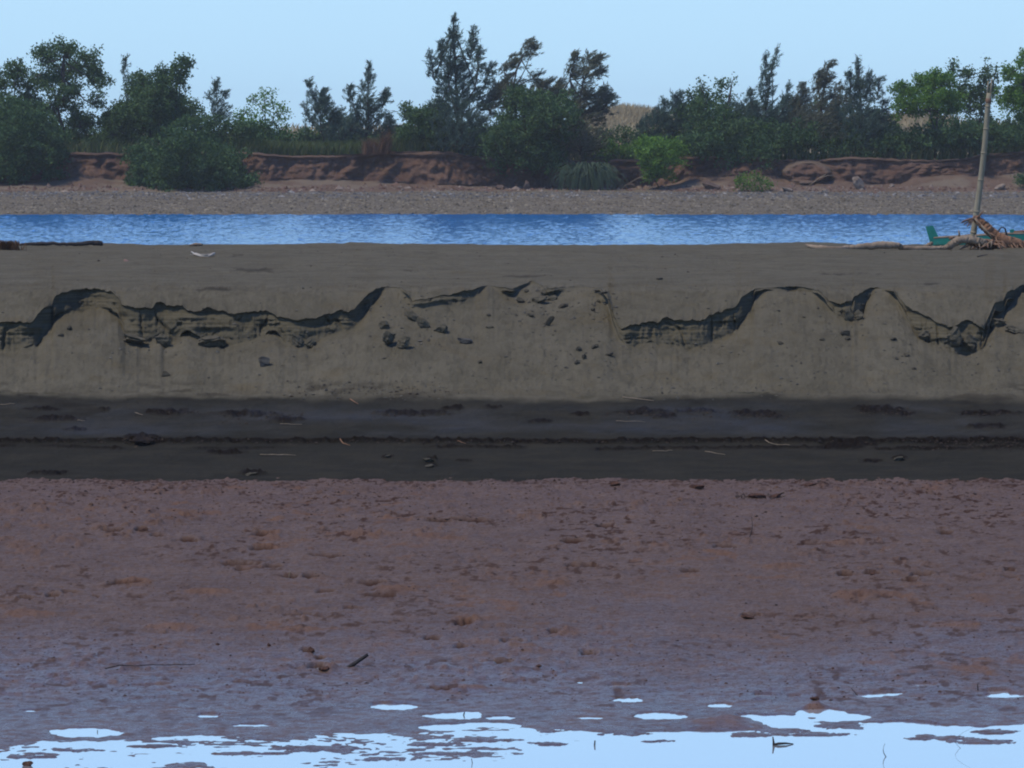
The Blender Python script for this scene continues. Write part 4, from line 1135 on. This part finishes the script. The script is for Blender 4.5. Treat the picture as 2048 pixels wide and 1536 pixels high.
for i, (px, row, w, h, lab) in enumerate(SC):
    p = hit(px, row)
    blob(px, row, w, h, p, 540 + i, mat_clod('pink_stone', (.25, .15, .12), (.33, .22, .18)) if 'pink' in lab else M_heap if 'weed' in lab else M_clodd,
         'stone' if 'stone' in lab else ('weed_heap' if 'weed' in lab else 'sand_clod'), lab, 'stone' if 'stone' in lab else ('weed' if 'weed' in lab else 'clod'), rough=.9 if 'weed' in lab else .28)

def stick(name, label, cat, pts, rads, mat, group=None, sides=6, kids=()):
    """pts: list of world points"""
    o0 = Vector(pts[0])
    P = [np.array(p) - np.array(o0) for p in pts]
    paths = [(np.array(P), rads)]
    for kp, kr in kids: paths.append((np.array([np.array(q) - np.array(o0) for q in kp]), kr))
    o = link(name, tube(paths, sides), None, mat)
    o.location = o0
    return tag(o, label, cat, group)

ST = [ # px0,row0,px1,row1, radius px, label, mat
 (520,911,592,913,1.5,'long pale straight stick on the dark beach at left',M_stick),(1245,797,1308,804,1.6,'pale thick-ended stick at the foot of the slope in mid photo',M_stick),
 (1410,905,1450,912,1.2,'thin pale stick on the dark beach, right of middle',M_stick),(1305,904,1345,903,1.2,'thin pale stick left of the slanting one, right of middle',M_stick),
 (0,811,30,810,1.2,'short pale stick on the left beach near the photo edge',M_stick),(700,800,716,810,1.6,'small orange twig at the foot of the slope left of middle',M_wood2),
 (680,880,700,893,1.6,'orange twig on the tide line left of middle',M_wood2),(560,850,604,851,1.2,'thin twig in the dark weed patch at left',M_stick),
 (1232,844,1290,846,1.0,'long thin twig among the dark patches, right of middle',M_stick),(915,884,932,889,1.3,'short orange twig on the tide line near the middle',M_wood2),
 (210,1341,390,1332,1.6,'long thin dark reed lying on the mud at left',M_woodd),(1530,882,1580,892,1.1,'pale twig below the tide line on the right',M_stick),
 (270,827,286,832,1.3,'short pale twig beside the first weed patch at left',M_stick),(155,843,170,844,1.2,'tiny pale twig on the upper dark beach at left',M_stick)]
for i, (x0, r0, x1, r1, rp, lab, mt) in enumerate(ST):
    n = 7
    pts = []
    rnd = np.random.default_rng(600 + i)
    for k in range(n):
        t = k / (n - 1)
        p = hit(x0 + (x1 - x0) * t, r0 + (r1 - r0) * t)
        pts.append(p)
    a, b = pts[0], pts[-1]
    pts = [Vector((a.x + (b.x - a.x) * k / (n - 1), a.y + (b.y - a.y) * k / (n - 1), 0)) for k in range(n)]
    for p in pts: p.z = down(p.x, p.y) + .012 + rnd.uniform(0, .006)
    r = rp * .72 * a.y / F
    stick('stick', lab, 'stick', pts, np.linspace(r * 1.1, r * .6, n) * rnd.uniform(.85, 1.2, n), mt, 'sticks on the beach')

# stick leaning out of the mud, and debris in the shallow water
def leaning(label, px0, r0, px1, r1, rp, mt, name='stick', cat='stick', n=6, curve=0., taper=.7, flatten=1.):
    a = hit(px0, r0); b = V(px1, r1, a.y)
    a = a - (b - a) * .12
    pts = [a + (b - a) * (k / (n - 1)) + Vector((curve * math.sin(math.pi * k / (n - 1)), 0, 0)) for k in range(n)]
    r = rp * a.y / F
    return stick(name, label, cat, pts, np.linspace(r, r * taper, n), mt)
leaning('short thick dark stick leaning out of the mud, left of middle', 700, 1333, 736, 1309, 5.0, M_woodd, taper=.75)
leaning('upright pale twig standing in the mud at left', 578, 1156, 580, 1142, 1.2, M_stick)
leaning('thin upright twig with a crook standing in the right half of the mud', 1498, 1074, 1503, 1034, 1.0, M_woodd, curve=.02, taper=.4)
leaning('tiny peg standing in the central water', 1189, 1492, 1190, 1481, 1.8, M_woodd)
leaning('thin reed stem standing in the water at the lower right', 1775, 1515, 1770, 1487, 1.2, M_woodd, curve=-.02, taper=.3)
leaning('curved fine grass stalk over the water near the right edge', 1932, 1498, 1946, 1455, .5, M_woodd, curve=-.09, taper=.3)
leaning('small upright peg by the right puddle', 1956, 1381, 1955, 1367, 1.4, M_woodd)
leaning('thin leaning twig beside the right puddles', 1716, 1392, 1702, 1376, 1.0, M_woodd)
leaning('short twig sticking up in the long puddle left of middle', 927, 1432, 929, 1424, 1.6, M_woodd)
leaning('short twig sticking up in the left puddle', 195, 1466, 195, 1460, 1.0, M_woodd)
leaning('thin reed at the bottom edge of the water', 945, 1528, 943, 1517, .9, M_woodd)
p = WZ(1548, 1491, .028)
stick('driftwood_piece', 'dark root piece with an upright spur lying in the water at lower right', 'driftwood',
      [p + Vector(q) for q in ((-.01, 0, .005), (.03, 0, .012), (.08, .02, .012), (.13, .05, .004))], [.006, .009, .007, .003], M_woodd, sides=7,
      kids=[([p + Vector(q) for q in ((.0, 0, 0), (-.003, 0, .025), (-.008, 0, .058))], [.010, .007, .004])])

# crumbs of sand on the slope, gravel on the far bar: nobody could count them
def pebbles(name, pos, size, mat, seed, label, cat, squash=.6):
    rnd = np.random.default_rng(seed)
    base = np.array([(1, 0, 0), (0, 1, 0), (-1, 0, 0), (0, -1, 0), (0, 0, 1), (0, 0, -1), ], float)
    fc = np.array([(0, 1, 4), (1, 2, 4), (2, 3, 4), (3, 0, 4), (1, 0, 5), (2, 1, 5), (3, 2, 5), (0, 3, 5)])
    n = len(pos); pos = np.asarray(pos)
    sc = np.asarray(size)[:, None, None] * rnd.uniform(.55, 1.35, (n, 1, 3)) * np.array([1, 1, squash])
    v = base[None] * sc + rnd.normal(0, .12, (n, 6, 3)) * np.asarray(size)[:, None, None]
    th = rnd.uniform(0, 6.28, n); c, s_ = np.cos(th)[:, None], np.sin(th)[:, None]
    v = np.stack([v[..., 0] * c - v[..., 1] * s_, v[..., 0] * s_ + v[..., 1] * c, v[..., 2]], -1) + pos[:, None]
    f = (fc[None] + (np.arange(n) * 6)[:, None, None]).reshape(-1, 3)
    return tag(link(name, np_mesh(name, v.reshape(-1, 3), f, False), None, mat), label, cat, None, 'stuff')
rnd = np.random.default_rng(77)
M_crumb = mat_island('sand_crumbs', [(.050, .047, .038), (.095, .088, .070), (.14, .13, .105)], .95)
M_dcrumb = mat_island('dark_crumbs', [(.018, .013, .010), (.040, .028, .020), (.075, .055, .038)], .95)
M_mcrumb = mat_island('mud_crumbs', [(.022, .013, .010), (.055, .030, .022), (.15, .080, .048)], .8)
M_pebble = mat_island('mixed_pebbles', [(.055, .047, .036), (.140, .112, .072), (.215, .178, .118), (.32, .275, .20)], .85)
M_gpeb = mat_island('grey_pebbles', [(.060, .060, .062), (.10, .10, .102), (.15, .148, .145), (.36, .34, .31)], .85)
pos = []; sz = []
zones = [(1000, 1240, 575, 640, 260), (1000, 1240, 600, 760, 220), (0, 2048, 560, 640, 120), (740, 910, 590, 700, 160), (1500, 1800, 580, 760, 170), (0, 2048, 640, 790, 420), (200, 700, 660, 720, 110), (1230, 1500, 680, 730, 60), (1790, 2048, 640, 760, 120), (560, 900, 760, 800, 160), (1220, 1560, 775, 800, 60)]
for (x0, x1, r0, r1, n) in zones:
    for _ in range(n):
        x = rnd.uniform(x0, x1); r = rnd.uniform(r0, r1)
        p = hit(x, r)
        pos.append(tuple(p)); sz.append(abs(rnd.normal(0, .011)) + .005)
pebbles('sand_crumbs', pos, sz, M_crumb, 78, 'small crumbs of sand scattered over the slope below the scarp', 'crumbs')
pos = []; sz = []
for (x0, x1, rc, sp, n) in [(0, 2048, 884, 2.5, 500), (1820, 2048, 888, 7, 260), (245, 325, 880, 6, 160), (270, 400, 828, 5, 90), (440, 610, 836, 6, 150), (740, 920, 830, 4, 90), (1210, 1440, 829, 5, 130), (1460, 1580, 832, 5, 120), (1700, 1820, 824, 6, 120), (1930, 2048, 830, 4, 80), (1470, 1570, 993, 3, 200), (0, 2048, 962, 2, 300), (0, 2048, 540, 22, 140), (0, 2048, 505, 8, 120), (560, 900, 782, 10, 150)]:
    for _ in range(n):
        p = hit(rnd.uniform(x0, x1), rnd.normal(rc, sp))
        pos.append(tuple(p)); sz.append(abs(rnd.normal(0, .008)) + .005)
pebbles('wrack', pos, sz, M_dcrumb, 79, 'dark rotten weed and crumbs strewn along the tide lines of the beach', 'wrack')
pos = []; sz = []
for _ in range(9000):
    r = 962 + 440 * rnd.uniform(0, 1) ** 1.7
    p = hit(rnd.uniform(-60, 2110), r)
    pos.append(tuple(p)); sz.append((abs(rnd.normal(0, .0065)) + .003) * (1.25 if r < 1050 else .8))
pebbles('mud_crumbs', pos, sz, M_mcrumb, 80, 'small red-brown crumbs of mud scattered over the mudflat', 'crumbs')
pos = []; sz = []; pos2 = []; sz2 = []
for _ in range(17000):
    px = rnd.uniform(-120, 2170); row = rnd.uniform(384, 428)
    p = hit(px, row, (T_grav,))
    if p.y < 200: continue
    s_ = abs(rnd.normal(0, .045)) + .028
    if row < 396 + rnd.normal(0, 3): pos2.append(tuple(p)); sz2.append(s_ * 1.15)
    else: pos.append(tuple(p)); sz.append(s_)
pebbles('gravel', pos, sz, M_pebble, 81, 'tan and brown gravel covering the lower far shore by the water', 'gravel')
pebbles('gravel', pos2, sz2, M_gpeb, 82, 'grey gravel strip along the upper far shore below the clay bank', 'gravel')
pos = []; sz = []
for _ in range(1500):
    px = rnd.uniform(-100, 2150)
    p = hit(px, rnd.normal(378, 3.2), (T_far, T_grav))
    pos.append(tuple(p)); sz.append(abs(rnd.normal(0, .07)) + .04)
pebbles('rubble', pos, sz, mat_island('bank_rubble', [(.10, .055, .040), (.19, .115, .085), (.33, .27, .21)], .9), 83, 'broken clay lumps and stones along the foot of the far bank', 'rubble', .8)

FS = [(1053,380,14,26,'upright brown stump-like rock at the foot of the bank in mid photo',1.),(1262,377,22,14,'grey boulder right of the hanging long-leaved clump',1),
      (1420,378,40,16,'dark boulder right of the round bush stems',1),(1575,383,30,9,'pale flat stone on the gravel right of the small bush',2),(1650,384,16,7,'whitish stone on the gravel on the right',2),
      (1715,378,30,30,'pointed pale clay boulder under the bank on the right',2),(1785,374,12,8,'small white stone right of the pointed boulder',2),(1000,378,26,12,'reddish lump under the bank near mid photo',1),(2000,378,40,10,'flat pale stone at the right below the bank',2)]
M_pale = mat_clod('pale_stone', (.19, .14, .10), (.29, .235, .185), 3); M_brk = mat_clod('brown_rock', (.085, .055, .042), (.15, .11, .085), 3)
for i, (px, row, w, h, lab, k) in enumerate(FS):
    p = hit(px, row, (T_far, T_grav))
    blob(px, row, w, h, p, 700 + i, M_pale if k == 2 else M_brk, 'boulder', lab, 'boulder', 'boulders under the far bank', sink=.15)
# broken branches against the bank
for i, (a, b, lab) in enumerate((((1240, 378), (1300, 345), 'bare grey branch slanting up against the bank left of the round bush'), ((1618, 372), (1652, 348), 'bare pale branch sticking out of the bank beside the pale mound'))):
    p = hit(a[0], a[1], (T_far, T_grav)); q = V(b[0], b[1], p.y)
    m = (p + q) / 2 + Vector((.1, -.1, .12))
    stick('dead_branch', lab, 'branch', [p, m, q], [.05, .04, .02], M_stick, kids=[([m, m + Vector((.5, 0, .15)), m + Vector((1.1, 0, .2))], [.03, .025, .01])])

# ------------------------------------------------------------------ DRIFTWOOD, POLE, BOAT ON THE CREST
def crest(px, row, d=87.2): return V(px, row, d)
# long low log
def wpts(L, d): return [V(x, r, d + (L_[2] if len(L_) > 2 else 0)) for L_ in L for x, r in [L_[:2]]]
def mlog(name, label, L, d, rads, mat, kids=(), cat='driftwood', group='driftwood on the sandbank crest', sides=10, seed=1, wob=.012):
    r_ = np.random.default_rng(seed)
    pts = wpts(L, d); 
    # resample smooth
    P = np.array([tuple(p) for p in pts]); n = len(P)
    t = np.arange(n); tt = np.linspace(0, n - 1, n * 8)
    def cat_(A):
        out = []
        for u in tt:
            i = min(int(u), n - 2); f = u - i
            p0, p1, p2, p3 = A[max(i - 1, 0)], A[i], A[i + 1], A[min(i + 2, n - 1)]
            out.append(.5 * ((2 * p1) + (-p0 + p2) * f + (2 * p0 - 5 * p1 + 4 * p2 - p3) * f * f + (-p0 + 3 * p1 - 3 * p2 + p3) * f ** 3))
        return np.array(out)
    Q = cat_(P); rr = cat_(np.array(rads, float)) * d / F
    rr = np.maximum(rr * (1 + .12 * fbm(tt * 1.7, seed * 3.1, seed, 3)), .004)
    Q[1:-1] += r_.normal(0, wob, (len(Q) - 2, 3)) * .4
    o0 = Q[0]
    paths = [(Q - o0, rr)]
    o = link(name, tube(paths, sides, .09), None, mat)
    o.location = tuple(o0)
    tag(o, label, cat, group)
    return o
def add_child(o, name, pts, rads, mat, label=None, sides=6):
    o0 = np.array(o.location)
    P = np.array([tuple(p) for p in pts]) - o0
    c = link(name, tube([(P, rads)], sides), o, mat)
    if label: c['label'] = label
    return c
D0 = 86.0
mlog('driftwood_log', 'long low reddish log lying half buried on the sandbank crest, left part of the driftwood', [(1612,490),(1640,496,-.3),(1680,498,-.3),(1690,496),(1730,493),(1765,490),(1793,491),(1802,494)], D0 - .6, [2.5, 5, 5, 4.5, 7, 7.5, 7, 5], M_wood, seed=3)
sl = mlog('driftwood_stub', 'thin flat continuation of wood between the long log and the arched log', [(1795,494),(1830,497),(1868,496),(1885,495)], D0 - .4, [5, 5, 4, 3], M_wood, seed=4)
mlog('plank_piece', 'short weathered plank propped up beside the arched log', [(1843,498),(1856,491),(1864,486)], D0 - .1, [4, 4.5, 3.5], M_wood, seed=5, cat='plank', group=None)
arch = mlog('arched_log', 'thick pale log arching out of the sand in front of the green boat', [(1868,500),(1893,496),(1908,486),(1922,479),(1940,479),(1960,483),(1972,488)], D0 - .2, [3, 6.5, 8.5, 8, 8, 7.5, 6], M_wood, seed=6, sides=14)
add_child(arch, 'broken_twig', [V(1918, 476, D0 - .2), V(1918.5, 466, D0 - .2), V(1917, 460, D0 - .2)], [.022, .016, .008], M_stick)
# root mass: many roots out of a core
rm0 = V(1975, 494, D0)
rootm = empty('root_mass', tuple(rm0)); tag(rootm, 'tangled brown root mass spreading at the right end of the arched log', 'roots', 'driftwood on the sandbank crest')
bmc = blob(1975, 494, 44, 24, Vector((0, 0, 0)), 810, M_roots, 'root_core', None, None) if False else None
rnd = np.random.default_rng(90)
core = mlog('root_core', None, [(1945,482),(1962,488),(1985,492),(2000,497)], D0 + .05, [8, 11, 12, 7], M_roots, seed=8, sides=12, group=None, cat=None)
core.parent = rootm; core.location = Vector(core.location) - rm0
for k in range(26):
    a0 = V(rnd.uniform(1950, 1992), rnd.uniform(480, 492), D0 + rnd.uniform(-.15, .2))
    ex = rnd.uniform(-46, 46); b0 = V(a0.x / a0.y * F + 1024 + ex, rnd.uniform(494, 503), D0 + rnd.uniform(-.5, .2))
    m0 = (a0 + b0) / 2 + Vector((rnd.normal(0, .05), -.05, rnd.uniform(.0, .08)))
    c = link('root', tube([(np.array([tuple(a0 - rm0), tuple(m0 - rm0), tuple(b0 - rm0)]), [.025, .017, .007])], 5), rootm, M_roots if k % 3 else M_stick)
# leaning trunk with hanging fibres
trunk = mlog('leaning_trunk', 'orange rotten trunk leaning up to the left against the bamboo pole', [(2075,494),(2048,489),(2020,484),(1995,474),(1975,458),(1960,444),(1951,437)], D0 + .35, [6, 8, 11, 11, 10, 8.5, 7], M_wood2, seed=9, sides=12)
for k in range(26):
    t = rnd.uniform(0, 1); cx = 1951 + t * 90; cr = np.interp(cx, [1951, 1975, 1995, 2020, 2048], [439, 460, 476, 486, 490])
    a0 = V(cx, cr + rnd.uniform(-6, 6), D0 + .35 - .08); L_ = rnd.uniform(8, 26)
    b0 = V(cx + rnd.uniform(4, 26), cr + L_, D0 + .35 + rnd.uniform(-.3, .1))
    add_child(trunk, 'bark_fibre', [a0, (a0 + b0) / 2 + Vector((0, -.03, -.02)), b0], [.014, .011, .005], M_roots, sides=5)
for k, (x1, r1) in enumerate(((1922, 446), (1928, 449), (1934, 454), (1930, 441), (1940, 452), (1938, 446), (1924, 443))):
    a0 = V(1948 + rnd.uniform(-2, 5), 436 + rnd.uniform(-3, 3), D0 + .3); b0 = V(x1, r1, D0 + .2)
    add_child(trunk, 'root_tip', [a0, (a0 + b0) / 2 + Vector((0, 0, .02)), b0], [.026, .017, .007], M_roots)
add_child(trunk, 'root_tip', [V(1952, 438, D0 + .3), V(1960, 430, D0 + .3), V(1968, 421, D0 + .3)], [.025, .018, .007], M_roots)
for (x0, r0, x1, r1) in ((1950,437,1958,456),(1965,478,1984,500),(1952,470,1938,502),(1962,450,1990,484)):
    add_child(trunk, 'root_tip', [V(x0, r0, D0 - .1), V((x0 + x1) / 2 + 2, (r0 + r1) / 2, D0 - .15), V(x1, r1, D0 - .1)], [.016, .013, .008], M_stick)
stick('dead_branch', 'thin hooped root looping up behind the orange rotten trunk', 'branch', [V(x, r, D0 + .9) for x, r in ((1996, 474), (1997, 462), (2003, 454), (2010, 457), (2013, 468), (2012, 480))], [.014, .013, .012, .015, .018, .02], M_woodd)

# bamboo pole
pb = V(1944, 486, D0 + .6); pt_ = V(1978, 186, D0 + .6)
pole = empty('bamboo_pole', tuple(pb)); tag(pole, 'tall weathered bamboo pole leaning slightly right, planted behind the driftwood', 'pole')
ax = (pt_ - pb)
def alongp(t): return Vector((0, 0, 0)) + ax * t
culm_t = np.linspace(-.02, 1, 24)
def culm_r(t): return (6.4 - 1.3 * t) * D0 / F
bendv = lambda t: Vector((.03 * math.sin(math.pi * t), 0, 0))
link('culm', tube([(np.array([tuple(alongp(t) + bendv(t)) for t in culm_t]), [culm_r(t) for t in culm_t])], 14), pole, M_bamb)
for t in (.07, .21, .42, .60, .76, .91):
    c = alongp(t) + bendv(t); u = ax.normalized()
    link('node_ring', tube([(np.array([tuple(c - u * .016), tuple(c - u * .006), tuple(c + u * .006), tuple(c + u * .016)]), [culm_r(t) * 1.0, culm_r(t) * 1.17, culm_r(t) * 1.17, culm_r(t)])], 14), pole, M_bamb)
for dx, top in ((-.035, 162), (.038, 156)):
    a0 = alongp(.985) + Vector((dx * .8, 0, 0)); b0 = V(1980 + dx * 100, top, D0 + .6) - pb
    link('split_prong', tube([(np.array([tuple(a0), tuple((a0 + b0) / 2), tuple(b0)]), [.022, .017, .009])], 7), pole, M_bamb)
link('cord_binding', tube([(np.array([tuple(alongp(t) + bendv(t)) for t in (.93, .94, .955, .965)]), [culm_r(1) * 1.0, culm_r(1) * 1.2, culm_r(1) * 1.2, culm_r(1)])], 12), pole, M_roots)

# boat: narrow green outrigger hull drawn up behind the crest
def teal():
    s = NT('faded_green_boat_paint')
    n = s.noise(3, 5, .7, s.geo())
    col = s.mix(s.ramp(n, .35, .7), (.014, .20, .145), (.026, .28, .21))
    col = s.mix(s.ramp(s.noise(16, 4, .7, s.geo(1, 1, .5)), .60, .72, 0, .7), col, (.16, .17, .13))
    s.pbr(col, .55, s.bump(n, .2, .01), .4); return s.m
M_teal = teal()
DB = 88.3
bo = V(1866, 490, DB)
boat = empty('outrigger_boat', tuple(bo)); tag(boat, 'narrow faded green outrigger boat drawn up behind the driftwood at right', 'boat')
def hull():
    secs = []
    xs = np.linspace(0, 1, 16)
    x_end = V(2300, 470, DB).x - bo.x
    for t in xs:
        x = x_end * t
        w = .30 * math.sin(math.pi * min(1, .07 + t * .9)) ** .55 + .02
        zt = .118 + .085 * (t * 435 / 160 if t * 435 < 160 else 1) + .10 * max(0, t - .8)      # rises towards the right
        zk = -.22 + .12 * (1 - t) * (t < .2)
        secs.append((x, w, zt, zk))
    vs = []; fs = []
    for (x, w, zt, zk) in secs:
        ring = [(-w, zt), (-w * .96, (zt + zk) / 2), (-w * .55, zk + .04), (0, zk), (w * .55, zk + .04), (w * .96, (zt + zk) / 2), (w, zt), (w - .025, zt), (w * .85, (zt + zk) / 2), (0, zk + .08), (-w * .85, (zt + zk) / 2), (-w + .025, zt)]
        for (y, z) in ring: vs.append((x, y, z))
    n = 12
    for i in range(len(secs) - 1):
        for k in range(n): fs.append((i * n + k, i * n + (k + 1) % n, (i + 1) * n + (k + 1) % n, (i + 1) * n + k))
    fs.append(tuple(range(n))[::-1]); fs.append(tuple(range((len(secs) - 1) * n, len(secs) * n)))
    me = bpy.data.meshes.new('hull'); me.from_pydata(vs, [], fs); return me, secs
hm_, secs = hull()
link('hull', hm_, boat, M_teal)
def boxm(pts8):
    me = bpy.data.meshes.new('b'); me.from_pydata([tuple(p) for p in pts8], [], [(0, 1, 2, 3), (7, 6, 5, 4), (0, 4, 5, 1), (1, 5, 6, 2), (2, 6, 7, 3), (3, 7, 4, 0)]); return me
def slab(pix, d, th):
    return boxm([V(x, r, d - th / 2) - bo for x, r in pix] + [V(x, r, d + th / 2) - bo for x, r in pix])
link('stem_post', slab([(1851, 453), (1866, 451), (1884, 488), (1861, 489)], DB, .09), boat, M_teal)
# gunwale strips, lighter worn edge
for sgn in (-1, 1):
    gp = np.array([(x, sgn * (w - .012), zt + .012) for (x, w, zt, zk) in secs])
    link('gunwale', tube([(gp, [.018] * len(gp))], 6), boat, M_wood)
for px in (2024, 2130):
    link('rib_post', slab([(px - 5, 459), (px + 4, 458), (px + 6, 472), (px - 3, 473)], DB - .05, .07), boat, M_teal)
link('outrigger_arm', tube([(np.array([tuple(V(2030, 466, DB - .2) - bo), tuple(V(2048, 464, DB + .1) - bo), tuple(V(2110, 462, DB + .6) - bo)]), [.035, .035, .03])], 8), boat, M_wood2)
link('outrigger_arm', tube([(np.array([tuple(V(1900, 477, DB - .4) - bo), tuple(V(1912, 475, DB + .1) - bo), tuple(V(1940, 470, DB + 1.2) - bo)]), [.022, .022, .02])], 8), boat, M_wood2)

# left end of the crest
mlog('dark_log', 'dark wet log lying along the crest at left, before the blue water', [(36,490),(70,488),(100,487),(140,488),(180,486),(196,486),(203,487)], 86.6, [2.5, 4, 3.5, 3.5, 5, 5.5, 5], M_woodd, seed=12, group=None, cat='log')
clump('dry_weed', 'reddish dry tangle at the left photo edge on the sandbank crest', 'weed', 8, 500, 84.5, .13, 520, .24, .014, M_redg, 33, spread=.5, lean=(.1, 0), droop=.25)
mlog('driftwood_piece', 'small grey-pink piece of wood on the crest at left with a pale snag', [(380,491),(392,489),(404,490)], 88.0, [2, 3.5, 2.5], M_wood, seed=13, group=None)
wb = stick('bleached_branch', 'forked bleached white branch lying on top of the sandbank at left', 'branch',
      [hit(x, r) + Vector((0, 0, .02 + z)) for x, r, z in ((383, 507, .01), (390, 511, .0), (402, 514, -.005), (416, 515, 0), (428, 512, .02))], [.012, .018, .016, .016, .022], M_white,
      kids=[([hit(x, r) + Vector((0, 0, .03)) for x, r in ((391, 510), (400, 513), (414, 513), (428, 511))], [.010, .010, .010, .012]),
            ([hit(x, r) + Vector((0, 0, .02)) for x, r in ((391, 510), (386, 512), (381, 511))], [.012, .008, .005])])
stick('stick', 'thin dark twig on top of the sandbank at right, before the root mass', 'stick', [hit(x, r) + Vector((0, 0, .015)) for x, r in ((1955, 515), (1962, 513), (1975, 511))], [.009, .008, .004], M_woodd)

scene.render.engine = 'CYCLES'

scene.cycles.filter_width = 2.0
# ------------------------------------------------------------------ thin sea air between here and the far bank
hb = bpy.data.meshes.new('haze')
x, y0, y1, z0, z1 = 950, -60, 1560, -2.4, 19
hb.from_pydata([(-x, y0, z0), (x, y0, z0), (x, y1, z0), (-x, y1, z0), (-x, y0, z1), (x, y0, z1), (x, y1, z1), (-x, y1, z1)], [],
               [(3, 2, 1, 0), (4, 5, 6, 7), (0, 1, 5, 4), (1, 2, 6, 5), (2, 3, 7, 6), (3, 0, 4, 7)])
hm = bpy.data.materials.new('thin_sea_haze'); hm.use_nodes = True
ht = hm.node_tree; ht.nodes.clear()
ho = ht.nodes.new('ShaderNodeOutputMaterial'); pv = ht.nodes.new('ShaderNodeVolumePrincipled')
pv.inputs['Color'].default_value = (.90, .95, 1, 1); pv.inputs['Density'].default_value = .00020
ht.links.new(pv.outputs[0], ho.inputs['Volume'])
tag(link('haze', hb, None, hm), 'thin pale blue haze in the air over river and far bank', 'haze', None, 'stuff')
